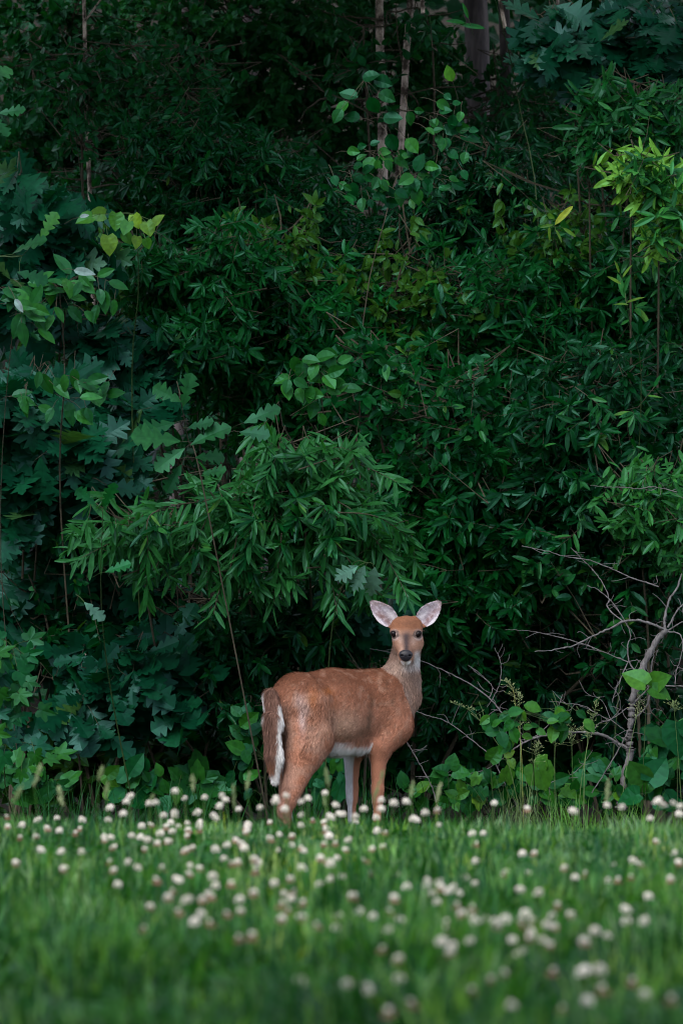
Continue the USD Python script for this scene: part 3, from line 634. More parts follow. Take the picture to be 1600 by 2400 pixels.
under('low dark bush closing the gap behind the deer legs', 820, 30.6, [(560, 1760, 170, 110), (820, 1760, 190, 110), (1020, 1780, 150, 90)], 46, 190, 14, 109, ('willow_dark', 'weed'), 'ovate', .35)
under('low dark bush closing the gap behind the weeds at the left', 250, 30.6, [(120, 1780, 160, 100), (380, 1780, 180, 100)], 46, 150, 14, 110, ('willow_dark', 'vine_dark'), 'ovate', .35)
under('low dark bush closing the gap behind the dead tree', 1350, 30.9, [(1250, 1760, 190, 110), (1500, 1770, 170, 110)], 46, 170, 14, 111, ('willow_dark', 'weed'), 'ovate', .35)

under('small ovate-leaved bush mixed into the upper half of the shrub wall', 700, 31.0, [(300, 700, 220, 160), (620, 640, 200, 150), (940, 700, 220, 150), (1330, 560, 170, 140)], 30, 230, 13, 112, ('willow', 'ovate'), 'ovate', .5, 240)
under('small ovate-leaved bush mixed into the lower half of the shrub wall', 980, 30.0, [(1060, 980, 200, 140), (1300, 1330, 220, 130), (880, 900, 150, 120), (1480, 1480, 130, 120)], 32, 170, 13, 113, ('willow', 'willow_light'), 'ovate', .5, 240)
under('small ovate-leaved bush under the oaks at the left', 240, 29.8, [(250, 1250, 180, 130), (430, 1500, 150, 150), (130, 1500, 130, 120)], 32, 110, 13, 114, ('willow_dark', 'willow'), 'ovate', .4, 200)

under('thick bush just beyond the left edge of the view', -450, 30.4, [(-380, 700, 330, 420), (-350, 1350, 330, 420)], 44, 260, 14, 115, ('willow_dark',), 'ovate', .6)
under('thick bush just beyond the right edge of the view', 2050, 30.6, [(2000, 700, 330, 420), (1980, 1350, 330, 420)], 44, 260, 14, 116, ('willow',), 'narrow', .6)

under('sparse dim leaves hanging in front of the mottled pine trunk', 980, 33.4, [(840, 150, 90, 120), (990, 90, 50, 90)], 30, 26, 10, 117, ('deep',), 'ovate', .3)
under('sparse dim leaves around the thin grey trunk', 150, 32.6, [(200, 230, 150, 170), (420, 200, 150, 130)], 26, 90, 12, 118, ('deep',), 'ovate', .3)

# ---------------------------------------------------------------- narrow-leaved shrubs of the wood edge
def willow(label, base, d, crowns, size, twigs, per, seed, mats, most=260, droop=.3, rd=.5, twig_len=.22, name='narrow_leaved_shrub', sprays=()):
    return plant(name, label, SH, base, d, crowns, 'narrow' if d > 29.1 else 'long_narrow', size * (.60 if d > 29.1 else .82), int(twigs * (2.5 if d > 29.1 else 1.2)), per, [M[m] for m in mats], seed, droop=droop, most=most, twig_len=twig_len, stem_r=.011, rd=rd, sprays=sprays)
WD, WM, WL, WY = 'willow_dark', 'willow', 'willow_light', 'willow_yellow'
willow('arching light green narrow-leaved sapling directly left of and above the deer head', 640, 29.0, [(690, 1180, 210, 130), (560, 1260, 200, 130), (840, 1260, 110, 150), (330, 1270, 150, 90), (700, 1090, 170, 70)], 66, 215, 15, 201, [WL, WM, WL], 300, .45, .4, sprays=[[(600, 1150), (470, 1175), (370, 1195), (270, 1265), (175, 1315)], [(420, 1190), (350, 1210), (347, 1300), (342, 1400)], [(500, 1180), (478, 1230), (440, 1300), (405, 1360)], [(740, 1150), (830, 1200), (890, 1280), (930, 1350), (955, 1400)], [(700, 1180), (800, 1290), (850, 1360), (900, 1400)], [(560, 1230), (540, 1330), (515, 1380), (500, 1440)], [(660, 1250), (650, 1340), (640, 1420)], [(780, 1200), (880, 1210), (960, 1260)], [(700, 1100), (790, 1075), (870, 1100), (930, 1130)], [(760, 1300), (780, 1380), (790, 1440)]])
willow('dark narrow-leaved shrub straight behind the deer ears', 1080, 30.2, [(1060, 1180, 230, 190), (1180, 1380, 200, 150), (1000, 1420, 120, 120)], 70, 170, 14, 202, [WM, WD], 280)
willow('narrow-leaved shrub filling the right side above the dead branches', 1400, 30.0, [(1420, 1000, 230, 200), (1330, 1200, 230, 170), (1530, 1330, 120, 170)], 70, 210, 14, 203, [WM, WM, WL], 300)
willow('narrow-leaved shrub in the right centre below the pale upright sprig', 1250, 31.0, [(1230, 740, 260, 180), (1120, 930, 220, 170), (1400, 760, 190, 170)], 62, 230, 14, 204, [WM, WD], 280)
willow('fine narrow-leaved shrub in front of the grey trunks', 1120, 31.8, [(1120, 440, 170, 130), (1150, 570, 210, 140), (980, 620, 160, 130)], 52, 230, 14, 205, [WM, WL, WD], 260)
willow('yellow-green narrow-leaved sapling at the right edge under the oak branch', 1560, 29.6, [(1555, 480, 75, 110), (1490, 400, 70, 40)], 72, 34, 13, 206, [WY, WL], 200, .3, .25, name='yellow_green_sapling')
willow('green narrow-leaved sapling with upright tufts just above the yellow-green one', 1470, 30.4, [(1470, 270, 120, 90), (1560, 320, 80, 110), (1400, 330, 60, 70)], 66, 70, 13, 207, [WL, WM], 240, .35, .35)
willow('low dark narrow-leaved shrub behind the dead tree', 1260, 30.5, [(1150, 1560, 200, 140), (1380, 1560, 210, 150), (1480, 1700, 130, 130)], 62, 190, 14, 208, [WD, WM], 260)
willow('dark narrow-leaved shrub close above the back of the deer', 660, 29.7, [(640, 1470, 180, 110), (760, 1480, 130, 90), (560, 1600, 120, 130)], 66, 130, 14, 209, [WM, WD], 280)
willow('dark narrow-leaved shrub in the middle of the wood edge left of centre', 720, 31.0, [(700, 760, 230, 160), (820, 930, 180, 150), (620, 930, 150, 130)], 62, 220, 13, 210, [WM, WD], 270)
willow('dark blue-green narrow-leaved shrub below the heart-leaved vine', 460, 30.6, [(450, 790, 170, 140), (540, 640, 130, 110), (380, 650, 130, 100)], 62, 140, 13, 211, [WM, WD], 250)
willow('dim narrow-leaved shrub in the upper middle left of the round-leaved sapling', 560, 32.4, [(520, 430, 210, 130), (720, 520, 170, 120), (420, 330, 130, 90)], 52, 210, 13, 212, [WM, WD], 240)
willow('bright narrow-leaved sapling at the right edge beside the bowed grey twig', 1540, 29.4, [(1520, 1170, 100, 90), (1580, 1260, 60, 80)], 64, 46, 13, 213, [WL, WY, WL], 220, .25, .3, name='bright_sapling')
willow('dark narrow-leaved shrub low between the deer and the dead branches', 1080, 30.3, [(1060, 1620, 130, 110), (960, 1530, 100, 90)], 56, 70, 13, 214, [WD], 220)
willow('narrow-leaved shrub at the right edge in the gap below the yellow-green sapling', 1520, 30.8, [(1500, 640, 140, 130), (1540, 820, 110, 110)], 66, 110, 13, 215, [WM, WL], 240)

# ---------------------------------------------------------------- oaks
def oak(label, base, d, crowns, size, twigs, per, seed, mats, kind='red_oak', most=240, droop=.45, name='oak_sapling', rd=.35, tl=.26):
    return plant(name, label, SA, base, d, crowns, kind, size * .86, int(twigs * 1.2), per, [M[m] for m in mats], seed, droop=droop, most=most, twig_len=tl, stem_r=.012, rd=rd, wild=.3)
oak('blue-green pointed-lobed oak sapling at the left edge below the two white spots', 40, 29.6, [(70, 960, 130, 110), (190, 1090, 170, 90), (60, 1130, 100, 110)], 108, 66, 7, 301, ['red_oak'])
oak('greyish oak sapling with hanging pointed leaves at the upper left edge', 20, 29.9, [(60, 470, 90, 70)], 104, 17, 7, 302, ['red_oak'])
oak('blue-green oak sapling left of the heart-leaved vine', 30, 30.0, [(150, 590, 140, 65), (60, 690, 90, 80)], 104, 34, 7, 303, ['red_oak'])
oak('round-lobed dark oak sapling low on the left, left of the deer tail', 420, 29.5, [(300, 1560, 190, 90), (420, 1640, 120, 80), (200, 1650, 130, 80)], 100, 56, 7, 304, ['white_oak', 'red_oak'], 'white_oak')
oak('very dark oak sapling in the shade at left under the arching sapling', 190, 30.1, [(150, 1330, 190, 120), (330, 1420, 170, 100), (90, 1470, 110, 100)], 98, 62, 7, 305, ['red_oak'])
oak('dark oak sapling with lobed leaves behind the heart-leaved vine', 300, 30.4, [(260, 830, 160, 100), (330, 960, 130, 80)], 92, 40, 7, 306, ['red_oak'])
oak('blue-green oak branch of long-lobed leaves hanging in at the top right', 1620, 30.8, [(1400, 140, 130, 110), (1530, 90, 110, 100), (1300, 90, 90, 80)], 92, 66, 7, 307, ['red_oak'], 'red_oak', name='oak_tree')
oak('deep green oak leaves right behind the deer ears under the arching sapling', 850, 29.6, [(870, 1440, 90, 60)], 84, 14, 6, 308, ['white_oak'], 'white_oak', 120)
set_leaves('oak_sprout', 'upright oak sprout of large plain green leaves above the arching sapling', SA, 640, 28.9, 'white_oak', [(458, 985, 75, 75), (455, 975, 70, 150), (452, 1060, 110, 172), (475, 1068, 95, 30), (462, 1075, 80, 215), (485, 1095, 70, 5), (455, 1110, 70, 240), (500, 1130, 60, 10), (590, 1020, 85, 25), (580, 1040, 70, -5), (440, 1020, 85, 195), (470, 1030, 60, 15)], [M['sprout']], 310, [(498, 1150), (470, 1065), (455, 985), (445, 930)], .0045, 'twig')
set_leaves('oak_sprout', 'small fresh yellow-green oak leaves at the left edge by the thin grey trunk', SA, -30, 29.4, 'white_oak', [(5, 205, 78, -42), (20, 270, 80, 20), (10, 280, 60, 65), (50, 350, 60, -55), (60, 345, 60, 8), (0, 325, 60, 80)], [M['sprout'], M['ovate']], 311, [(-12, 700), (0, 330), (8, 220), (5, 130)], .006)
set_leaves('oak_sprout', 'pale yellow-green oak leaves at the left edge above the blue-green oak', SA, -30, 29.3, 'white_oak', [(60, 655, 110, 185), (90, 650, 90, 30), (100, 690, 70, -15), (20, 640, 75, 95), (150, 620, 70, 60)], [M['bright'], M['sprout']], 312, [(-20, 900), (20, 680), (110, 655)], .006)
set_leaves('pale_grey_oak_leaves', 'grey-green oak leaf pair hanging above the left deer ear', SA, 760, 29.1, 'red_oak', [(850, 1325, 62, 245), (835, 1325, 58, 210), (872, 1328, 66, 262)], [M['grey_oak']], 313, [(775, 1500), (820, 1330), (862, 1318)], .004)
set_leaves('left_edge_sprig', 'few large clear green leaves at the left edge, the top one yellow-green', SA, -30, 28.9, 'white_oak', [(-15, 1455, 60, 12), (-5, 1510, 58, 48), (5, 1515, 70, -28), (-10, 1500, 50, -70)], [M['bright'], M['sprout'], M['sprout']], 314, [(-25, 1700), (-5, 1515), (-15, 1455)], .005)
set_leaves('grey_oak_leaf_sprig', 'single greyish lobed leaves under the hanging tips of the arching sapling', SA, 330, 29.15, 'white_oak', [(290, 1340, 60, 20), (245, 1405, 58, -40), (285, 1200, 62, 60), (270, 1195, 55, 140)], [M['vine_dark'], M['grey_oak']], 315, [(300, 1600), (280, 1400), (285, 1210)], .004)

# ---------------------------------------------------------------- broad-leaved vines and saplings
def many(seed, n, cx, cy, rx, ry, size, jit=.25, amin=-120, amax=30):
    r = np.random.default_rng(seed); out = []
    for _ in range(n):
        a = r.uniform(0, 6.28); q = math.sqrt(r.random())
        out.append((cx + rx * q * math.cos(a), cy + ry * q * math.sin(a), size * r.uniform(1 - jit, 1 + jit), r.uniform(amin, amax)))
    return out
set_leaves('heart_leaved_vine', 'yellow-green heart-leaved vine in the upper left', 'vine', 350, 29.8, 'heart', [(290, 560, 40, 180), (312, 556, 42, -90), (350, 560, 34, -70), (294, 605, 46, -80), (340, 575, 36, -110), (378, 575, 40, -75), (358, 607, 30, -95), (376, 612, 26, -70), (395, 580, 30, 45), (262, 565, 40, 200), (330, 600, 30, -60)], [M['yellow'], M['bright']], 401, [(345, 1000), (360, 720), (355, 560)], .004)
set_leaves('round_leaved_sapling', 'fresh green round-leaved sapling in front of the mottled pine trunk', SA, 870, 30.3, 'ovate', [(845, 258, 42, 10), (870, 262, 44, -15), (835, 300, 44, 160), (815, 310, 42, -140), (860, 300, 44, -60), (880, 292, 42, -20), (800, 325, 36, -120), (840, 345, 40, 170), (890, 345, 44, 0), (960, 460, 44, 65), (955, 470, 40, -150), (975, 480, 38, -40), (930, 495, 42, -95), (960, 495, 40, -80), (900, 480, 40, -130), (1040, 265, 38, 110), (1005, 310, 36, -20), (990, 350, 40, -30), (1020, 365, 40, -15), (900, 380, 42, -60), (940, 390, 42, -50), (870, 430, 38, -130), (915, 430, 42, -40)] + many(41, 40, 1000, 400, 90, 110, 28) + many(49, 34, 850, 470, 80, 70, 28), [M['ovate'], M['willow'], M['willow'], M['weed']], 402, [(840, 900), (905, 520), (930, 440), (880, 320), (850, 260)], .0035, 'twig', ratio=.72)
set_leaves('ovate_leaved_sprig', 'dull green ovate leaves in the dark middle of the wood edge', SA, 760, 30.2, 'ovate', [(735, 925, 40, -100), (745, 960, 40, -110), (770, 900, 42, 20), (690, 905, 40, 200), (705, 930, 36, -70), (750, 985, 32, -60)] + many(42, 26, 740, 900, 75, 55, 40), [M['ovate']], 403, [(770, 1250), (760, 980), (740, 880)], .005, 'twig', ratio=.66)
set_leaves('ovate_leaved_sprig', 'mid green ovate leaves beside the white spot at the left', SA, 200, 29.7, 'ovate', [(130, 755, 52, 60), (125, 760, 50, -20), (110, 775, 60, -110), (215, 690, 60, 130), (205, 700, 60, -75), (225, 705, 52, -30)] + many(43, 40, 190, 740, 130, 75, 44) + many(44, 26, 190, 940, 120, 50, 44), [M['ovate'], M['willow_light']], 404, [(190, 1200), (200, 900), (190, 720)], .006, 'twig', ratio=.5)
set_leaves('lobed_vine', 'bright green lobed vine leaves low at the left edge', 'vine', 60, 29.2, 'maple', many(45, 30, 75, 1580, 100, 80, 46, .3) + many(46, 14, 110, 1720, 90, 50, 46, .3) + [(120, 1490, 50, 30), (70, 1485, 44, 160)], [M['ovate'], M['white_oak'], M['weed'], M['weed'], M['vine_dark']], 405, [(70, 1800), (80, 1600), (90, 1500)], .004)
set_leaves('big_leaf_pair', 'two large grey-green leaves at the left edge above the grass', 'vine', -20, 28.8, 'grape', [(-25, 1720, 75, 10), (-20, 1760, 60, -25)], [M['vine_dark']], 406, [(-20, 1850), (-20, 1740)], .004)
for k, (lab, base, spec, mm) in enumerate([
    ('large dark heart leaf pair on the ground at the right edge', 1510, [(1512, 1835, 72, 128), (1520, 1835, 76, 55), (1500, 1860, 60, 200)], ['vine_dark']),
    ('large bright leaf split by the dead stem at the right', 1500, [(1515, 1605, 66, 150), (1520, 1610, 66, 30), (1525, 1612, 56, -30)], ['bright']),
    ('tall grey-green leaf at the right edge above the heart leaf pair', 1590, [(1585, 1690, 90, -85), (1600, 1700, 70, -40)], ['vine_dark']),
    ('bright lobed leaf between the tall grasses right of the deer', 1262, [(1258, 1795, 62, -70, 'grape'), (1262, 1800, 40, 60, 'grape')], ['bright']),
    ('two yellow-green leaves left of the tall grasses', 1165, [(1148, 1785, 46, 55), (1180, 1770, 30, 20), (1195, 1780, 26, -70)], ['yellow', 'bright']),
    ('three dark green leaves on the ground right of the deer foreleg', 1055, [(1050, 1810, 40, 165), (1055, 1805, 42, 75), (1060, 1810, 44, -5), (1040, 1808, 36, 200)], ['ovate']),
    ('small bright heart leaf pair just above the meadow right of the deer', 1065, [(1068, 1868, 32, 150), (1072, 1868, 32, 30), (1065, 1885, 24, -60)], ['bright']),
    ('round yellow-green leaves at the foot of the dead tree', 1320, [(1345, 1850, 30, 80), (1350, 1870, 28, -30), (1330, 1860, 24, 190), (1300, 1830, 38, 20), (1320, 1845, 40, -40)], ['ovate', 'bright']),
    ('big yellow-green leaf low at the left behind the grass ears', 262, [(245, 1815, 44, -45), (250, 1820, 40, 40)], ['bright'])]):
    set_leaves('ground_vine', lab, 'vine', base, 28.75, 'heart', spec, [M[q] for q in mm], 420 + k, None, .003)
set_leaves('bramble', 'bramble with bright leaves among the tall grasses right of the deer', SH, 1200, 29.0, 'ovate', many(47, 26, 1190, 1665, 95, 42, 32, .3, -160, 40) + many(48, 12, 1285, 1650, 45, 30, 34), [M['ovate'], M['weed'], M['bright']], 430, [(1215, 1850), (1210, 1700), (1190, 1640)], .004, ratio=.68)
for k, (lab, base, cx, cy, rx, ry, n, size, mm) in enumerate([
    ('weed of broad leaves at the meadow edge far left', 70, 70, 1830, 90, 45, 26, 44, ['weed']),
    ('dull weed of broad leaves at the meadow edge right of the yellow-green leaf', 330, 330, 1850, 90, 40, 26, 50, ['weed', 'vine_dark']),
    ('broad weed leaves left of the deer tail at the meadow edge', 480, 470, 1850, 70, 40, 22, 46, ['weed', 'ovate']),
    ('dim broad leaves behind the tail of the deer', 590, 590, 1760, 60, 90, 22, 44, ['willow_dark', 'weed']),
    ('dim broad leaves between the hind and fore legs of the deer', 770, 770, 1800, 60, 60, 18, 40, ['vine_dark', 'weed']),
    ('low leafy weeds right of the deer forelegs', 1000, 1010, 1850, 80, 30, 26, 34, ['weed', 'ovate']),
    ('low leafy weeds left of the tall grasses', 1130, 1130, 1850, 80, 40, 30, 36, ['weed', 'ovate', 'bright']),
    ('low leafy weeds under the thick dead branch', 1290, 1290, 1850, 90, 45, 34, 38, ['weed', 'ovate']),
    ('low leafy weeds left of the dead trunk foot', 1390, 1390, 1830, 60, 55, 26, 38, ['weed', 'vine_dark']),
    ('low leafy weeds right of the dead trunk foot', 1530, 1520, 1850, 90, 50, 34, 44, ['weed', 'vine_dark']),
    ('shaded leaves on the right edge above the heart leaves', 1570, 1560, 1740, 60, 60, 22, 46, ['vine_dark', 'weed'])]):
    set_leaves('broad_leaved_weed', lab, 'weed', base, 29.0 + .15 * (k % 3), 'ovate' if k % 2 else 'grape', many(440 + k, n, cx, cy, rx, ry, size, .35, -150, 150), [M[q] for q in mm], 460 + k, None, .003, ratio=.7)
set_leaves('pale_leaf_sprig', 'white-looking upturned leaves shining at the left edge', SA, 60, 29.55, 'ovate', [(95, 745, 36, -60), (10, 805, 50, -40), (235, 568, 24, 20), (222, 683, 48, -8), ], [M['pale']], 480, [(60, 1300), (90, 800), (150, 690)], .003, 'twig', ratio=.42)
set_leaves('pale_sprig', 'pale green young shoot standing out at right centre', SA, 1260, 30.2, 'narrow', [(1262, 575, 58, 48), (1258, 575, 30, 190), (1262, 585, 34, -60), (1280, 582, 34, -35), (1250, 580, 30, -90)], [M['yellow']], 481, [(1240, 900), (1250, 700), (1262, 580)], .003)
set_leaves('young_shoot', 'yellowish young shoot pointing up at right above the grey twig', SA, 1420, 29.9, 'narrow', [(1412, 735, 56, 105), (1410, 725, 44, 75), (1405, 705, 36, 150), (1408, 690, 34, 60), (1400, 680, 30, 110), (1415, 745, 44, 20), (1420, 750, 40, 170)], [M['yellow'], M['willow_yellow']], 482, [(1450, 1000), (1425, 790), (1405, 690)], .003)
set_leaves('young_shoot', 'yellow curled young shoot at the top beside the widest grey trunk', SA, 1180, 31.4, 'narrow', [(1125, 50, 50, 150), (1128, 50, 46, 10), (1122, 48, 36, 110), (1130, 60, 40, 60), (1062, 145, 50, -5), (1068, 140, 42, 170), (1075, 130, 36, 110)], [M['yellow'], M['ovate']], 483, [(1230, 700), (1185, 300), (1135, 90), (1122, 45)], .004)

# ---------------------------------------------------------------- the dead tree and fallen branches
def crop4(pts, d, dd=0.0):
    return [P(1000 + x / 2.613, 1360 + y / 2.613, d + dd * i / max(1, len(pts) - 1)) for i, (x, y) in enumerate(pts)]
def limb(th, name, pts, w0, w1, d, rng, dd=0.0, mat='dead_bark', sides=7):
    l = bend(crop4(pts, d, dd), 6, .0012, rng); s = d / F / 2.613
    r = np.linspace(w0, w1, len(l)) * s / 2 * (.68 if w0 < 50 else .9) * (1 + .13 * rng.normal(0, 1, len(l)))
    v, f = tube(l, np.maximum(r, .0009), sides)
    th.part(name, v, f, M[mat], normals=smooth_normals(v, f))
    tw = []
    for _ in range(max(0, int(len(l) / 5))):
        i = int(rng.integers(2, len(l) - 1)); o = l[i]; e = unit(rng.normal(0, 1, 3) * [1, .5, 1]) * rng.uniform(.03, .11)
        tw.append(tube(bend([o, o + e * .5 + rng.normal(0, .008, 3), o + e], 3), [max(r[i] * .35, .0012)] * 3 + [.0012] * 3 + [.0008], 4))
    return tw
rng = np.random.default_rng(55); dT = 29.1
foot = P(1000 + 1195 / 2.613, 1895, dT); foot[2] = float(ground(foot[0], foot[1]))
dead = Thing('dead_tree', foot, 'bare grey dead tree with crooked branches right of the deer', 'dead tree')
tw = limb(dead, 'trunk', [(1185, 1400), (1195, 1335), (1215, 1200), (1245, 1060), (1240, 960), (1250, 850), (1258, 740), (1300, 590), (1345, 480), (1420, 350), (1470, 305)], 66, 38, dT, rng, sides=10)
for pts, a, b, dd in [
    ([(1462, 310), (1455, 250), (1480, 130), (1530, 50), (1560, -40)], 26, 14, .1),
    ([(1470, 310), (1380, 270), (1290, 245), (1200, 255), (1110, 300), (1010, 345), (900, 400), (780, 425), (660, 438)], 26, 8, -.2),
    ([(1475, 290), (1530, 190), (1568, 150), (1640, 100)], 16, 9, .1), ([(1475, 310), (1568, 255), (1640, 230)], 13, 8, -.1), ([(1475, 315), (1545, 330), (1568, 400), (1550, 490), (1525, 560), (1520, 640)], 11, 7, -.1),
    ([(1290, 590), (1235, 490), (1230, 400), (1245, 330), (1200, 230), (1130, 130), (1050, 60), (980, 35)], 13, 7, .15),
    ([(1200, 255), (1105, 165), (1115, 110), (1065, 0), (1000, -80), (880, -200)], 13, 5, .3),
    ([(1230, 500), (1130, 460), (980, 400), (850, 360), (700, 325), (600, 308), (480, 305)], 11, 4, .2),
    ([(1232, 500), (1180, 620), (1150, 690), (1135, 750)], 10, 5, -.1), ([(1232, 500), (1290, 490), (1320, 500)], 7, 4, 0),
    ([(1165, 1000), (1100, 960), (1010, 935), (900, 930), (820, 935), (680, 960), (590, 1000), (520, 1045)], 30, 12, -.25),
    ([(1245, 1050), (1210, 1020), (1165, 1000)], 30, 28, 0),
    ([(585, 995), (540, 940), (500, 890), (450, 800), (380, 720), (270, 640), (130, 565), (0, 508), (-120, 462), (-350, 420)], 17, 6, .15),
    ([(380, 720), (402, 670), (385, 630), (320, 570), (250, 520)], 8, 4, .1), ([(395, 740), (440, 650), (455, 540), (440, 470), (415, 415)], 7, 4, .1),
    ([(620, 975), (700, 930), (780, 830), (830, 700)], 9, 4, .1),
    ([(1258, 760), (1330, 690), (1380, 642), (1470, 645), (1568, 652), (1660, 660)], 15, 9, -.15), ([(1378, 642), (1375, 540), (1390, 450), (1400, 360)], 10, 4, -.05), ([(1385, 450), (1350, 430), (1330, 425)], 5, 3, 0), ([(1385, 450), (1420, 425)], 5, 3, 0),
    ([(1270, 850), (1340, 780), (1370, 690), (1380, 640)], 14, 9, -.1), ([(1300, 800), (1360, 820), (1390, 790), (1440, 800)], 7, 3, 0),
    ([(1230, 780), (1125, 855), (1070, 870), (1040, 890), (1000, 960)], 9, 5, -.1), ([(1125, 855), (1060, 830), (960, 770), (850, 755), (750, 742)], 8, 4, .1), ([(1125, 855), (1200, 910), (1230, 930)], 8, 5, 0), ([(1125, 855), (1080, 750), (1030, 715), (970, 705)], 6, 3, .1), ([(1130, 850), (1180, 790), (1170, 700), (1110, 630)], 6, 3, .1)]:
    tw += limb(dead, 'branch', pts, a, b, dT, rng, dd)
tw += limb(dead, 'branch', [(1010, 1305), (1100, 1160), (1190, 1010), (1230, 930), (1262, 855)], 9, 12, dT - .12, rng)
v, f = join(tw); dead.part('twigs', v, f, M['dead_bark'], kind='stuff')
for lab, pts, a, b in [
    ('long thin dead branch rising to the left towards the deer chest', [(640, 1480), (560, 1400), (470, 1230), (400, 1090), (300, 1000), (180, 905), (90, 855), (0, 828), (-110, 788), (-260, 760)], 11, 6),
    ('crooked thin stick standing between the deer forelegs and the grasses', [(75, 1440), (40, 1290), (0, 1205), (-55, 1110), (-110, 1010), (-165, 930)], 9, 5),
    ('dark twig lying level just above the ground right of the deer', [(-70, 1205), (60, 1200), (180, 1195), (350, 1165), (470, 1090)], 7, 5),
    ('thin forked twig low beside the bright lobed leaf', [(700, 1275), (760, 1240), (830, 1210), (900, 1180), (960, 1120), (1015, 1040)], 7, 4),
    ('bowed grey twig among the leaves above the dead tree', [(580, -210), (750, -175), (850, -145), (1000, -120), (1120, -75), (1240, -20), (1340, 15), (1420, 40)], 7, 12),
    ('pale forked twig lying on the leaves at right centre', [(1000, -1030 + 450), (1110, -1010 + 440), (1210, -570), (1300, -560), (1390, -572), (1530, -540)], 6, 9)]:
    p0 = crop4([pts[0]], dT - .05)[0]
    th = Thing('fallen_branch', [p0[0], p0[1], min(p0[2], float(ground(p0[0], p0[1])) + .4)], lab, 'branch')
    t2 = limb(th, 'stick', pts, a, b, dT - .1, rng)
    if t2:
        v, f = join(t2); th.part('side_twigs', v, f, M['dead_bark'], kind='stuff')

# ---------------------------------------------------------------- tall seeding grasses
def panicle_grass(label, pts, head, seed, n=46, w=26):
    r = np.random.default_rng(seed); d = 28.7 + r.uniform(-.1, .1); l = bend(crop4(pts, d), 6); root = l[0].copy(); root[2] = float(ground(root[0], root[1]))
    th = Thing('seeding_grass', root, label, 'grass', None)
    l = np.vstack([root, l[1:]])
    v, f = tube(l, np.linspace(.0019, .0008, len(l)), 4); th.part('stalk', v, f, M['straw'])
    ms, s = [], d / F / 2.613
    for k in range(n):
        t = 1 - head * r.random(); i = min(int(t * (len(l) - 1)), len(l) - 2); fr = t * (len(l) - 1) - i
        o = l[i] * (1 - fr) + l[i + 1] * fr; spread = w * s * (1.15 - t) / head * r.uniform(.3, 1.2)
        e = o + np.array([r.normal(0, 1), r.normal(0, .6), abs(r.normal(.5, .5))]) * spread
        dr = unit(e - o + [0, 0, .006]); q = e + dr * .011
        ms.append(tube(np.array([o, e]), [.0005, .0004], 3, cap=False)); ms.append(tube(np.array([e, (e + q) / 2, q]), [.0006, .0021, .0004], 4))
    v, f = join(ms); th.part('seed_head', v, f, M['seed'])
for k, (lab, pts, hd) in enumerate([
    ('tall seeding grass leaning far left over the two yellow-green leaves', [(570, 1420), (500, 1130), (430, 1000), (350, 890), (265, 800), (150, 750)], .42),
    ('seeding grass with its tip above the bramble, leaning left', [(590, 1420), (575, 1000), (545, 820), (530, 680), (488, 612)], .45),
    ('straightest tall seeding grass in front of the bramble', [(575, 1400), (572, 1100), (570, 900), (565, 750), (560, 690)], .5),
    ('short seeding grass just left of the bright lobed leaf', [(620, 1400), (640, 1250), (665, 1080), (675, 990)], .45),
    ('seeding grass in front of the thick dead branch, left one', [(785, 1400), (782, 1150), (785, 980), (790, 830)], .42),
    ('seeding grass in front of the thick dead branch, middle one', [(900, 1400), (890, 1150), (885, 980), (870, 850)], .42),
    ('seeding grass crossing the thick dead branch, right one', [(930, 1400), (950, 1200), (990, 980), (1020, 830), (1042, 730)], .45),
    ('short seeding grass beside the right one by the dead tree', [(960, 1400), (965, 1150), (985, 960), (960, 900)], .35),
    ('pale seeding grass bending over the bright leaf by the dead stem', [(1190, 1380), (1230, 1100), (1280, 850), (1310, 690)], .35),
    ('thin brownish seeding grass at the right edge', [(1560, 1400), (1540, 1100), (1520, 860), (1510, 750)], .2)]):
    panicle_grass(lab, pts, hd, 500 + k)

def tufts(name, label, region, n, h, w, mats, seed, d=28.9, lean=.8):
    r = np.random.default_rng(seed); x0, x1 = region; s = d / F
    c = np.array([((x0 + x1) / 2 - 800) * s, d, 0]); c[2] = float(ground(c[0], c[1]))
    th = Thing(name, c, label, 'grass')
    half = (x1 - x0) / 2 * s
    ms = []
    for k in range(n):
        v, f = blade_clump(r, 7, h * r.uniform(.6, 1.15), .03, w, lean)
        ms.append((v + [c[0] + r.uniform(-half, half), d + r.uniform(-.4, .5), c[2]], f))
    v, f = join(ms); th.part('blades', v, f, M[mats], kind='stuff')
tufts('long_grass', 'long dark grass in the shade behind the deer legs', (640, 1010), 55, .42, .006, 'grass_dark', 601)
tufts('long_grass', 'long dark grass at the wood edge on the left', (60, 560), 70, .40, .006, 'grass_dark', 602)
tufts('dry_grass', 'pale dry grass stems at the foot of the seeding grasses', (1170, 1290), 34, .38, .0032, 'straw', 603, 28.6, .55)
tufts('long_grass', 'green grass at the foot of the dead tree', (1280, 1600), 50, .34, .006, 'grass', 604, 28.6)
tufts('long_grass', 'green grass tufts right of the deer at the edge of the meadow', (1000, 1180), 34, .30, .006, 'grass_dark', 605, 28.6)
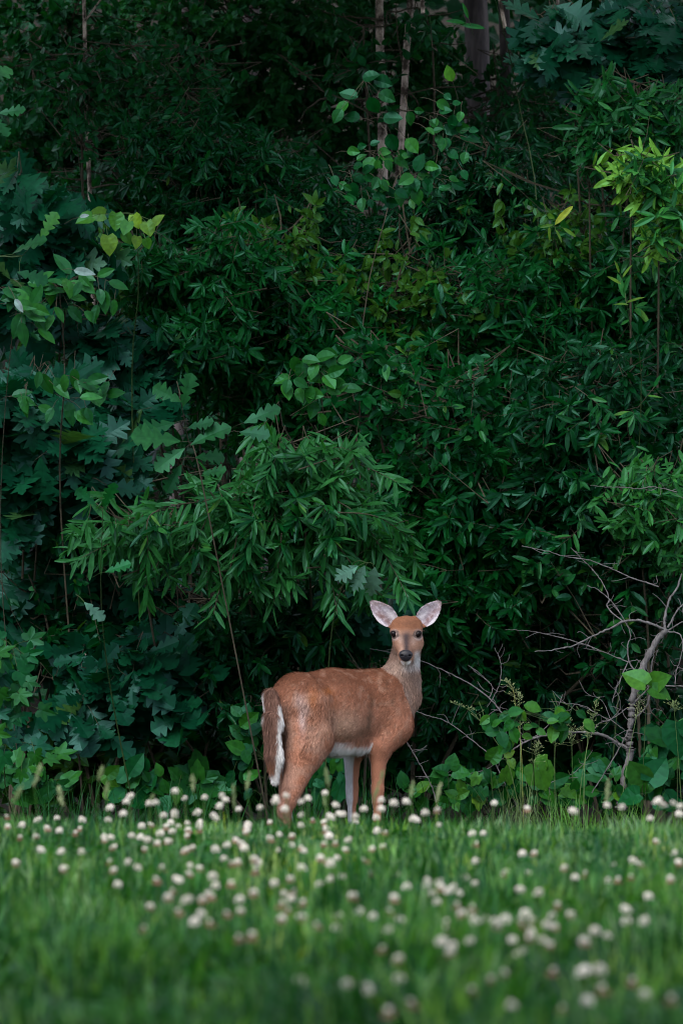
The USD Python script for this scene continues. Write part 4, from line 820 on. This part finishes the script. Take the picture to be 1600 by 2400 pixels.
# ---------------------------------------------------------------- the deer
def surface_nets(Fv, org, h):
    """Quads round the zero level of the grid Fv (negative inside)."""
    nx, ny, nz = Fv.shape
    S = Fv < 0
    cs = [S[i:nx - 1 + i, j:ny - 1 + j, k:nz - 1 + k] for i in (0, 1) for j in (0, 1) for k in (0, 1)]
    anyc, allc = cs[0].copy(), cs[0].copy()
    for c in cs[1:]:
        anyc |= c; allc &= c
    cell = anyc & ~allc
    ids = -np.ones(cell.shape, np.int64); I = np.argwhere(cell); ids[cell] = np.arange(len(I))
    acc, cnt = np.zeros((len(I), 3)), np.zeros(len(I))
    off = [(i, j, k) for i in (0, 1) for j in (0, 1) for k in (0, 1)]
    for a in range(8):
        for b in range(a + 1, 8):
            da = np.array(off[a]); db = np.array(off[b])
            if np.abs(da - db).sum() != 1:
                continue
            va, vb = Fv[tuple((I + da).T)], Fv[tuple((I + db).T)]
            cr = (va < 0) != (vb < 0)
            t = np.where(cr, va / np.where(cr, va - vb, 1), 0)
            acc += np.where(cr[:, None], da + t[:, None] * (db - da), 0); cnt += cr
    V = org + h * (I + acc / cnt[:, None])
    quads = []
    for ax in range(3):
        sl0 = [slice(None)] * 3; sl1 = [slice(None)] * 3
        sl0[ax] = slice(0, -1); sl1[ax] = slice(1, None)
        A, B = S[tuple(sl0)], S[tuple(sl1)]
        E = np.argwhere(A != B); u, w = [(1, 2), (2, 0), (0, 1)][ax]
        ok = (E[:, u] > 0) & (E[:, w] > 0) & (E[:, u] < Fv.shape[u] - 1) & (E[:, w] < Fv.shape[w] - 1)
        E = E[ok]; flip = B[tuple(E.T)]
        q = []
        for du, dw in ((-1, -1), (0, -1), (0, 0), (-1, 0)):
            e = E.copy(); e[:, u] += du; e[:, w] += dw
            q.append(ids[tuple(e.T)])
        q = np.stack(q, 1); q[flip] = q[flip][:, ::-1]
        quads.append(q)
    q = np.vstack(quads)
    return V, np.vstack([q[:, [0, 1, 2]], q[:, [0, 2, 3]]])

def build_deer():
    TH = math.radians(45.0); cT, sT = math.cos(TH), math.sin(TH)
    X0 = (878.0 - 800.0) / 475.0
    fw, lf = np.array([cT, sT, 0.0]), np.array([-sT, cT, 0.0])
    def B(f, l, u):                       # body frame: forward, to the deer's left, up
        return np.array([f * cT - l * sT, f * sT + l * cT, u])
    def H(x, y, dy):                      # photo column and row, metres behind the shoulder
        return np.array([(x - 878.0) / 475.0, dy, (2005.0 - y) / 475.0])
    prims = []
    def cap(a, b, ra, rb, k, region, squash=None):
        prims.append(('cap', a, b, ra, rb, k, region, squash))
    # trunk
    W = (lf, 0.74)
    cap(B(0.00, 0, .715), B(-.30, 0, .712), .185, .188, .05, 'body', (lf, 0.76))
    cap(B(-.30, 0, .712), B(-.50, 0, .735), .188, .150, .05, 'body', (lf, 0.80))
    cap(B(-.02, 0, .850), B(-.30, 0, .838), .055, .055, .06, 'body')
    cap(B(-.30, 0, .838), B(-.55, 0, .820), .055, .060, .06, 'body')
    cap(B(-.55, 0, .800), B(-.63, 0, .720), .080, .055, .06, 'rump')
    cap(B(.06, -.01, .665), B(.02, 0, .600), .085, .085, .06, 'chest')
    cap(B(.03, 0, .590), B(-.36, 0, .590), .070, .065, .05, 'belly')
    for i_, (bf, bl) in enumerate(((-.16, -.05), (-.22, -.06), (-.28, -.05), (-.33, -.04))):
        cap(B(bf, bl, .560 + .008 * (i_ % 2)), B(bf - .04, bl + .05, .552), .050, .042, .03, 'belly')
    # hind legs
    for s, fs, hk in ((-1, -.545, -.695), (1, -.40, -.55)):
        far = s > 0
        cap(B(-.52, s * .060, .740), B(fs + .03, s * .095, .575), .110, .080, .06, 'thigh')
        cap(B(fs + .03, s * .10, .575), B(fs - .02, s * .095, .500), .082, .070, .05, 'thigh')
        cap(B(fs - .02, s * .095, .500), B(hk, s * .075, .235), .068, .032, .04, 'hind')
        cap(B(-.60, s * .070, .620), B(hk + .02, s * .075, .300), .055, .022, .05, 'hind')
        cap(B(hk - .012, s * .075, .245), B(hk + .008, s * .07, .190), .026, .028, .02, 'hind')
        cap(B(hk, s * .07, .215), B(hk + .035, s * .07, .070), .027, .019, .02, 'hind')
        cap(B(hk + .035, s * .07, .070), B(hk + .07, s * .07, .028), .021, .020, .02, 'hind')
        for t in (-1, 1):
            cap(B(hk + .07, s * .07 + t * .012, .026), B(hk + .105, s * .07 + t * .010, .012), .017, .008, .006, 'hoof')
    # fore legs
    for s in (-1, 1):
        fo = 0.0 if s < 0 else -.005
        cap(B(-.01, s * .075, .800), B(.045, s * .085, .640), .080, .085, .06, 'shoulder')
        cap(B(.045, s * .085, .640), B(-.045, s * .088, .535), .085, .058, .05, 'shoulder')
        cap(B(-.06 + fo, s * .090, .540), B(-.070 + fo, s * .086, .315), .047, .026, .04, 'fore')
        cap(B(-.065 + fo, s * .086, .330), B(-.066 + fo, s * .086, .275), .028, .026, .02, 'fore')
        cap(B(-.070 + fo, s * .086, .280), B(-.070 + fo, s * .086, .080), .021, .018, .02, 'fore')
        cap(B(-.070 + fo, s * .086, .080), B(-.035 + fo, s * .086, .028), .020, .019, .02, 'fore')
        for t in (-1, 1):
            cap(B(-.035 + fo, s * .086 + t * .012, .026), B(.0 + fo, s * .086 + t * .010, .012), .017, .008, .006, 'hoof')
    # neck
    cap(B(.00, -.01, .740), B(.112, -.068, .850), .126, .086, .06, 'neck')
    cap(B(.112, -.068, .850), H(955, 1510, .035), .083, .065, .05, 'neck')
    cap(B(.04, -.03, .700), H(957, 1640, .02), .085, .058, .05, 'neck')
    # head
    cap(H(953, 1486, .010), H(953, 1480, .045), .062, .060, .03, 'head')
    cap(H(952, 1498, -.030), H(949, 1529, -.135), .054, .031, .03, 'head')
    cap(H(952, 1470, -.010), H(951, 1500, -.060), .052, .042, .03, 'head')
    cap(H(949, 1531, -.130), H(949, 1539, -.160), .031, .026, .02, 'head')
    cap(H(953, 1530, -.020), H(950, 1551, -.125), .040, .020, .03, 'head')
    for s in (-1, 1):
        cap(H(951 + s * 24, 1481, -.018), H(951 + s * 22, 1488, -.045), .028, .020, .02, 'head')
        if s > 0:
            cap(H(972, 1508, -.005), H(963, 1525, -.075), .042, .030, .03, 'head')
        else:
            cap(H(938, 1506, -.010), H(943, 1521, -.080), .033, .024, .03, 'head')
    cap(H(934, 1466, .015), H(972, 1466, .015), .036, .036, .03, 'head')
    cap(H(971, 1456, .010), H(971, 1449, .010), .014, .010, .012, 'head')
    # tail
    for (xa, ya, da, ra), (xb, yb, db, rb) in (((642, 1632, -.485, .045), (641, 1690, -.525, .052)), ((641, 1690, -.525, .052), (643, 1765, -.535, .046)), ((643, 1765, -.535, .046), (647, 1815, -.52, .020))):
        cap(H(xa, ya, da), H(xb, yb, db), ra, rb, .02, 'tail', (unit(fw + [0, 0, .1]), 0.30))
    # ears: base, tip, in photo columns and rows
    ears = []
    for bx, by, tx, ty, sgn in ((926, 1463, 867, 1408, -1), (982, 1463, 1033, 1408, 1)):
        b, t = H(bx, by, .035), H(tx, ty, .055)
        ax = t - b; L = np.linalg.norm(ax); ax = ax / L
        nrm = unit(np.array([sgn * -0.10, -1.0, 0.05])); nrm = unit(nrm - (nrm @ ax) * ax); wd = np.cross(nrm, ax)
        ears.append((b, ax, wd, nrm, L))
    h = 0.0052
    lo, hi = np.array([-.68, -.72, -.02]), np.array([.44, .30, 1.30])
    n = np.ceil((hi - lo) / h).astype(int) + 1
    G = np.full(n, 1.0, np.float32)
    def smin(a, b, k):
        q = np.maximum(k - np.abs(a - b), 0) / k
        return np.minimum(a, b) - q * q * k * 0.25
    def dist(pr, Pn):
        _, a, b, ra, rb, k, reg, sq = pr
        if sq is not None:
            ax, qv = sq; c = (a + b) / 2
            e = (Pn - c) @ ax
            Pn = Pn + e[..., None] * ax * (1 / qv - 1)
        ab = b - a; L2 = max(ab @ ab, 1e-9)
        t = np.clip(((Pn - a) @ ab) / L2, 0, 1)
        d = np.linalg.norm(Pn - a - t[..., None] * ab, axis=-1) - (ra + t * (rb - ra))
        return d * (1.0 if sq is None else max(sq[1], .5))
    def ear_dist(e, Pn):
        b, ax, wd, nrm, L = e
        q = Pn - b; al, ac, no = q @ ax / L, q @ wd, q @ nrm
        w = 0.047 * np.clip(np.sin(np.pi * np.clip(0.10 + 0.90 * al, 0, 1) ** 0.85), 0, 1) ** 0.75 + 0.002
        r = ac / w
        c0 = -0.030 * (1 - np.clip(np.abs(r), 0, 1.2) ** 2) * np.clip(1.15 - al, 0, 1)
        thick = 0.0048 + 0.012 * np.clip(0.25 - al, 0, 1)
        return np.maximum(np.maximum(np.abs(no - c0) - thick, (np.abs(ac) - w) * 0.7), np.maximum(-al - 0.05, al - 1) * L)
    ax0 = [lo[i] + h * np.arange(n[i]) for i in range(3)]
    def add(fn, a, b, m, k):
        i0 = np.maximum(np.floor((np.minimum(a, b) - m - lo) / h).astype(int), 0); i1 = np.minimum(np.ceil((np.maximum(a, b) + m - lo) / h).astype(int) + 1, n)
        g = np.stack(np.meshgrid(*[ax0[i][i0[i]:i1[i]] for i in range(3)], indexing='ij'), -1)
        s = tuple(slice(i0[i], i1[i]) for i in range(3))
        G[s] = smin(G[s], fn(g).astype(np.float32), k)
    for pr in prims:
        add(lambda g: dist(pr, g), pr[1], pr[2], max(pr[3], pr[4]) + pr[5] + 0.012, pr[5])
    for e in ears:
        add(lambda g: ear_dist(e, g), e[0], e[0] + e[1] * e[4], 0.07, 0.012)
    V, Fc = surface_nets(G, lo, h)
    from scipy.sparse import coo_matrix
    ii = np.concatenate([Fc[:, 0], Fc[:, 1], Fc[:, 2], Fc[:, 1], Fc[:, 2], Fc[:, 0]]); jj = np.concatenate([Fc[:, 1], Fc[:, 2], Fc[:, 0], Fc[:, 0], Fc[:, 1], Fc[:, 2]])
    A = coo_matrix((np.ones(len(ii)), (ii, jj)), shape=(len(V), len(V))).tocsr(); A.data[:] = 1
    deg = np.maximum(np.asarray(A.sum(1)), 1)
    for k in range(4):
        V = V + 0.5 * (A @ V / deg - V); V = V - 0.51 * (A @ V / deg - V)
    N = smooth_normals(V, Fc)
    # which part of the body each vertex belongs to
    regs = ['body', 'rump', 'chest', 'belly', 'thigh', 'hind', 'hoof', 'shoulder', 'fore', 'neck', 'head', 'tail', 'ear']
    best, reg = np.full(len(V), 1e3), np.zeros(len(V), int)
    for pr in prims:
        d = dist(pr, V); m = d < best; best[m] = d[m]; reg[m] = regs.index(pr[6])
    ear_at = np.full((len(V), 2), -1.0); inner = np.zeros(len(V), bool)
    for e in ears:
        d = ear_dist(e, V); al = ((V - e[0]) @ e[1]) / e[4]
        m = (d < 0.009) & (al > 0.10) & (al < 1.2)
        reg[m] = regs.index('ear'); ear_at[m, 0] = al[m]; ear_at[m, 1] = ((V[m] - e[0]) @ e[2]) / 0.047
        inner |= m & (N @ e[3] > 0.15)
    def R(*names):
        return np.isin(reg, [regs.index(x) for x in names])
    f_, l_, u_ = V @ fw, V @ lf, V[:, 2]
    px, py = 878 + V[:, 0] * 475, 2005 - V[:, 2] * 475
    nz = meshkit.fbm(V * 14.0, 4, 11)[:, None]; nb = meshkit.fbm(V * 5.0, 3, 21)[:, None]
    coat, back, greyb = np.array([.370, .162, .100]), np.array([.160, .062, .034]), np.array([.310, .215, .172])
    white = np.array([.82, .79, .78])
    C = np.tile(coat, (len(V), 1))
    def mixin(w, col):
        nonlocal C
        w = np.clip(w, 0, 1)
        w = w[:, None] if w.ndim == 1 else w
        C = C * (1 - w) + np.asarray(col) * w
    mixin(smoothstep(.74, .87, u_ + (nz[:, 0] - .5) * .1), back)
    mixin(0.75 * smoothstep(.50, .70, nb[:, 0]) * R('body', 'thigh', 'rump'), back * 1.1)
    nf = meshkit.fbm(V * np.array([40.0, 40.0, 28.0]), 4, 31)
    mixin(0.35 * smoothstep(.50, .72, nf) * R('body', 'shoulder', 'thigh', 'chest'), [.40, .25, .18])
    mixin(0.35 * smoothstep(.50, .30, nf) * R('body', 'shoulder', 'thigh', 'chest', 'rump'), [.15, .075, .048])
    mixin(R('thigh', 'hind') * 0.40 * smoothstep(.45, .65, nz[:, 0]), [.40, .27, .21])
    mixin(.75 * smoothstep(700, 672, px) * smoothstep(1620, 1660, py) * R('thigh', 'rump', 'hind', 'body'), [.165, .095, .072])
    # pale worn streak on the haunch, rusty patches on the flank
    def blob(x, y, rx, ry):
        return np.exp(-(((px - x) / rx) ** 2 + ((py - y) / ry) ** 2)) * (N[:, 1] < 0.1)
    for x, y, rx, ry, w in ((711, 1680, 9, 34, .75), (722, 1655, 8, 16, .6), (703, 1640, 9, 14, .45)):
        mixin(w * blob(x, y, rx, ry), [.50, .38, .36])
    for x, y, rx, ry, w in ((735, 1635, 12, 20, .7), (768, 1619, 14, 9, .7), (782, 1650, 12, 22, .35)):
        mixin(w * blob(x, y, rx, ry), [.36, .120, .035])
    for x, y, rx, ry, w in ((852, 1716, 13, 18, 1.0), (822, 1728, 22, 10, 1.0), (864, 1690, 7, 34, 1.0), (871, 1650, 6, 30, .7), (795, 1730, 10, 8, .5), (906, 1608, 6, 24, .7), (921, 1640, 6, 18, .8)):  # dark elbow tufts; shoulder and neck creases have their shade painted in
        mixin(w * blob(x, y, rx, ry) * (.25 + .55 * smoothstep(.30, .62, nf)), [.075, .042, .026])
    mixin(0.7 * blob(808, 1695, 46, 32), [.46, .31, .225])
    mixin(smoothstep(.565, .545, u_ + (nz[:, 0] - .5) * .035) * R('belly', 'body') * smoothstep(-.05, -.16, f_), white)
    leg = white * [.72, .74, .80]
    mixin(R('fore') * smoothstep(.50, .72, N @ (-fw)) * (l_ > 0) * (u_ < .55), leg)
    mixin(R('fore') * smoothstep(.45, .75, N @ lf) * (l_ < 0) * (u_ < .52), leg)
    mixin(R('hind') * smoothstep(.70, .88, N @ unit(.75 * fw + .65 * lf)) * (u_ < .46), leg)
    mixin(R('hind') * smoothstep(.5, .8, -(N @ lf)) * (l_ > 0) * (u_ < .5), leg * .8)
    mixin(R('hoof'), [.03, .025, .022])
    # neck
    mixin(R('neck') * (0.8 + 0 * u_), greyb)
    mixin(R('neck') * 0.5 * smoothstep(.45, .65, nz[:, 0]), [.34, .25, .21])
    # head
    hd = R('head')
    mixin(hd * 1.0, [.300, .165, .112])
    mixin(hd * smoothstep(1485, 1470, py), [.205, .090, .050])
    mixin(hd * 0.55 * np.exp(-((px - 953) / 14) ** 2 - ((py - 1462) / 9) ** 2), [.10, .048, .03])
    mixin(hd * 0.95 * np.exp(-((px - 951) / (13.5 - 3 * smoothstep(1490, 1520, py)) + .25 * (nf - .5)) ** 2) * smoothstep(1472, 1492, py) * smoothstep(1540, 1528, py), [.036, .028, .032])
    for ex in (924, 979):
        r = np.hypot((px - ex) / 13.0, (py - 1489) / 15.0)
        mixin(hd * 0.75 * smoothstep(1.0, 0.75, r), [.50, .38, .35])
    for ex, sg in ((923.5, -1), (978.5, 1)):
        mixin(hd * .9 * np.exp(-((px - ex + sg * 9) / 6.0) ** 2 - ((py - 1491) / 3.2) ** 2), [.035, .025, .022])
        mixin(hd * .8 * (np.abs(np.hypot((px - ex) / 8.4, (py - 1487) / 7.6) - 1) < .38), [.05, .034, .028])
    for x, y, rx, ry in ((937, 1500, 6, 10), (968, 1503, 6, 10)):
        mixin(hd * 0.35 * np.exp(-((px - x) / rx) ** 2 - ((py - y) / ry) ** 2), [.50, .38, .33])
    mixin(hd * 0.7 * np.exp(-((px - 940) / 5) ** 2 - ((py - 1523) / 10) ** 2), [.34, .22, .17])
    mixin(hd * smoothstep(1547, 1552, py) * (px > 932) * (V[:, 1] < -.07), white)
    mixin((R('neck', 'head')) * np.exp(-((px - 980) / 10.0) ** 4 - ((py - 1546) / 17.0) ** 4), white)
    mixin((R('neck', 'head')) * .35 * np.exp(-((px - 960) / 20.0) ** 4 - ((py - 1562) / 9.0) ** 4) * (V[:, 1] < .05), white * .9)
    # ears
    er = R('ear')
    mixin(er * 1.0, [.20, .125, .095])
    al, ac = ear_at[:, 0], ear_at[:, 1]
    low = ac * -np.sign(V[:, 0] - .15)
    mixin((er & inner) * (0.95 - 0.45 * smoothstep(.42, .62, nf)), [.30, .27, .32])
    mixin((er & inner) * 0.95 * np.exp(-((low - .32) / .26) ** 2 - ((al - .42) / .36) ** 2), [.19, .11, .105])
    ne = meshkit.fbm(V * 85.0, 3, 41)
    mixin((er & inner) * 0.35 * smoothstep(.50, .68, ne), [.60, .56, .62])
    mixin((er & inner) * 0.35 * smoothstep(.46, .30, ne), [.10, .075, .08])
    mixin((er & inner) * 0.5 * np.exp(-((low + .12) / .16) ** 2 - ((al - .5) / .25) ** 2), [.20, .155, .175])
    mixin((er & inner) * 0.8 * np.exp(-((low + .45) / .28) ** 2 - ((al - .22) / .22) ** 2), [.66, .63, .67])
    mixin((er & inner) * 0.7 * smoothstep(.62, .80, low), [.60, .57, .61])
    mixin(er * smoothstep(.88, 1.0, al) * 0.8, [.05, .04, .04])
    # tail
    tl = R('tail')
    mixin(tl * 1.0, [.165, .088, .066])
    mixin(tl * 0.5 * smoothstep(.52, .45, u_), [.26, .11, .055])
    tw = (px - 641.0) + (nz[:, 0] - .5) * 8           # across the tail as seen
    mixin(tl * smoothstep(10, 15, tw + 10 * smoothstep(1740, 1810, py)) * (py > 1644), white)
    mixin(tl * smoothstep(-13, -17, tw) * smoothstep(1690, 1668, py), white)
    mixin(tl * smoothstep(.435, .405, u_), white)
    C *= (0.86 + 0.28 * nz)
    C = np.clip(C, 0.004, 0.9)
    root = np.array([X0, D0, 0.0])
    th = Thing('deer', root, 'brown doe standing at the wood edge with its head turned to look out', 'deer')
    Vw = V + root
    body = th.part('body', Vw, Fc, M['hide'], C, N)
    # ---- eyes and nose, set on the surface
    def front(x, y):
        X, Z = (x - 878) / 475.0, (2005 - y) / 475.0
        ys = np.arange(-.22, .1, .001); pt = np.stack([np.full_like(ys, X), ys, np.full_like(ys, Z)], -1)
        i = np.round((pt - lo) / h).astype(int); g = G[tuple(i.T)]
        return np.array([X, ys[np.argmax(g < 0)], Z])
    import trimesh as _t
    for ex in (923.5, 978.5):
        c = front(ex, 1487); s = _t.creation.icosphere(3, 1.0)
        sv = s.vertices * [.0185, .014, .0165] + c + [0, .0055, 0] + root
        sv[:, 2] += (sv[:, 0] - sv[:, 0].mean()) * (.35 if ex > 950 else -.35)
        th.part('eye', sv, s.faces, M['eye'], normals=smooth_normals(sv, s.faces))
    s = _t.creation.icosphere(4, 1.0); c = front(949.5, 1537)
    q = np.array(s.vertices)
    sv = q * [.0330, .020, .0295]
    sv[:, 0] *= 1 + 0.22 * q[:, 2]
    for sg in (-1, 1):                    # nostrils
        r = np.hypot((q[:, 0] - sg * .58) / .26, (q[:, 2] - .02) / .20)
        sv[:, 1] += 0.012 * smoothstep(1.0, 0.3, r) * (q[:, 1] < 0)
    sv[:, 1] += 0.004 * np.exp(-(q[:, 0] / .12) ** 2) * (q[:, 1] < 0) * (q[:, 2] < 0)
    sv = sv + c + [0, .006, 0] + root
    th.part('nose', sv, s.faces, M['nose'], normals=smooth_normals(sv, s.faces))
    # ---- coat
    rng = np.random.default_rng(7)
    tri = V[Fc]; area = np.linalg.norm(np.cross(tri[:, 1] - tri[:, 0], tri[:, 2] - tri[:, 0]), axis=1)
    tr = reg[Fc[:, 0]]
    dens = np.ones(len(regs)); ln = np.full(len(regs), .0140)
    for nm_, dn, L in (('belly', 1.8, .036), ('chest', 1.2, .016), ('neck', 1.3, .021), ('head', 1.6, .0065), ('ear', 1.8, .006), ('tail', 3.4, .032), ('thigh', 1.1, .0185), ('rump', 1.2, .016), ('hind', 1.2, .010), ('fore', 1.2, .007), ('hoof', 0, .001), ('shoulder', 1, .0140)):
        dens[regs.index(nm_)] = dn; ln[regs.index(nm_)] = L
    wgt = area * dens[tr]; seen = (N[Fc[:, 0]] @ np.array([0, -1.0, 0])) > -0.45
    wgt *= np.where(seen, 1, .45)
    nh = 150000
    t = rng.choice(len(Fc), nh, p=wgt / wgt.sum())
    b = rng.dirichlet((1, 1, 1), nh)
    pos = (tri[t] * b[..., None]).sum(1); nor = unit((N[Fc[t]] * b[..., None]).sum(1)); col = (C[Fc[t]] * b[..., None]).sum(1); rg = tr[t]
    flow = np.tile(-0.75 * fw + np.array([0, 0, -.55]), (nh, 1))
    def setflow(name, d):
        flow[rg == regs.index(name)] = d
    for nme in ('fore', 'hind', 'tail'):
        setflow(nme, [0, 0, -1.0])
    setflow('thigh', -0.55 * fw + np.array([0, 0, -.8])); setflow('rump', -.6 * fw + np.array([0, 0, -.8]))
    setflow('neck', [-.05, .15, -1.0]); setflow('belly', -.5 * fw + np.array([0, 0, -.8])); setflow('head', [0, .6, .35])
    m = rg == regs.index('ear')
    for e in ears:
        mm = m & (np.sign(pos[:, 0] - .155) == np.sign(e[1][0])); flow[mm] = e[1]
    m = rg == regs.index('tail'); side = l_.copy()
    flow[m] += lf * (np.sign((pos[m] @ lf) - np.median(pos[m] @ lf)) * .22)[:, None]
    flow = flow + rng.normal(0, .19, flow.shape)
    flow = unit(flow - (flow * nor).sum(1, keepdims=True) * nor)
    L = ln[rg] * rng.uniform(.6, 1.35, nh); lift = rng.uniform(.08, .44, nh)
    lift[np.isin(rg, [regs.index('belly'), regs.index('chest'), regs.index('neck')])] *= 1.2
    mid = pos + (flow + nor * lift[:, None]) * (L * .5)[:, None]
    tip = mid + (unit(flow + nor * (lift * .4)[:, None] + [0, 0, -.12])) * (L * .5)[:, None]
    sd = unit(np.cross(flow, nor) + rng.normal(0, .3, flow.shape)); wd = np.where(np.isin(rg, [regs.index('head'), regs.index('ear')]), 0.0006, .0009) * rng.uniform(.7, 1.3, nh)
    base = pos - nor * .001
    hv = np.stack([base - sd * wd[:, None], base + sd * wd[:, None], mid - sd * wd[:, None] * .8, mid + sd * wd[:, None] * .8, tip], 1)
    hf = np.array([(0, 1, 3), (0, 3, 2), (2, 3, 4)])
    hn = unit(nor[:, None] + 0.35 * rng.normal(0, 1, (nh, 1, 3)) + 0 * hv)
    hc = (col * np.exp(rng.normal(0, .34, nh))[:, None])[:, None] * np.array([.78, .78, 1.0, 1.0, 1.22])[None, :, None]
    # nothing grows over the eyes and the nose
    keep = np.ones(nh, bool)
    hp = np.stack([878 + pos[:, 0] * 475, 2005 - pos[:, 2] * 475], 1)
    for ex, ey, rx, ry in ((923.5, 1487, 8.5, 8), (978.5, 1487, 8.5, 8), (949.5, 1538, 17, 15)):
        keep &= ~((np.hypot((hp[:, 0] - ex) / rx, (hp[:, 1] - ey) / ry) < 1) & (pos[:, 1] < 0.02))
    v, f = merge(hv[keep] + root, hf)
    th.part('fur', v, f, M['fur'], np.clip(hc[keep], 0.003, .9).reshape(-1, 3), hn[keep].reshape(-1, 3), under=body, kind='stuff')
    return th

build_deer()
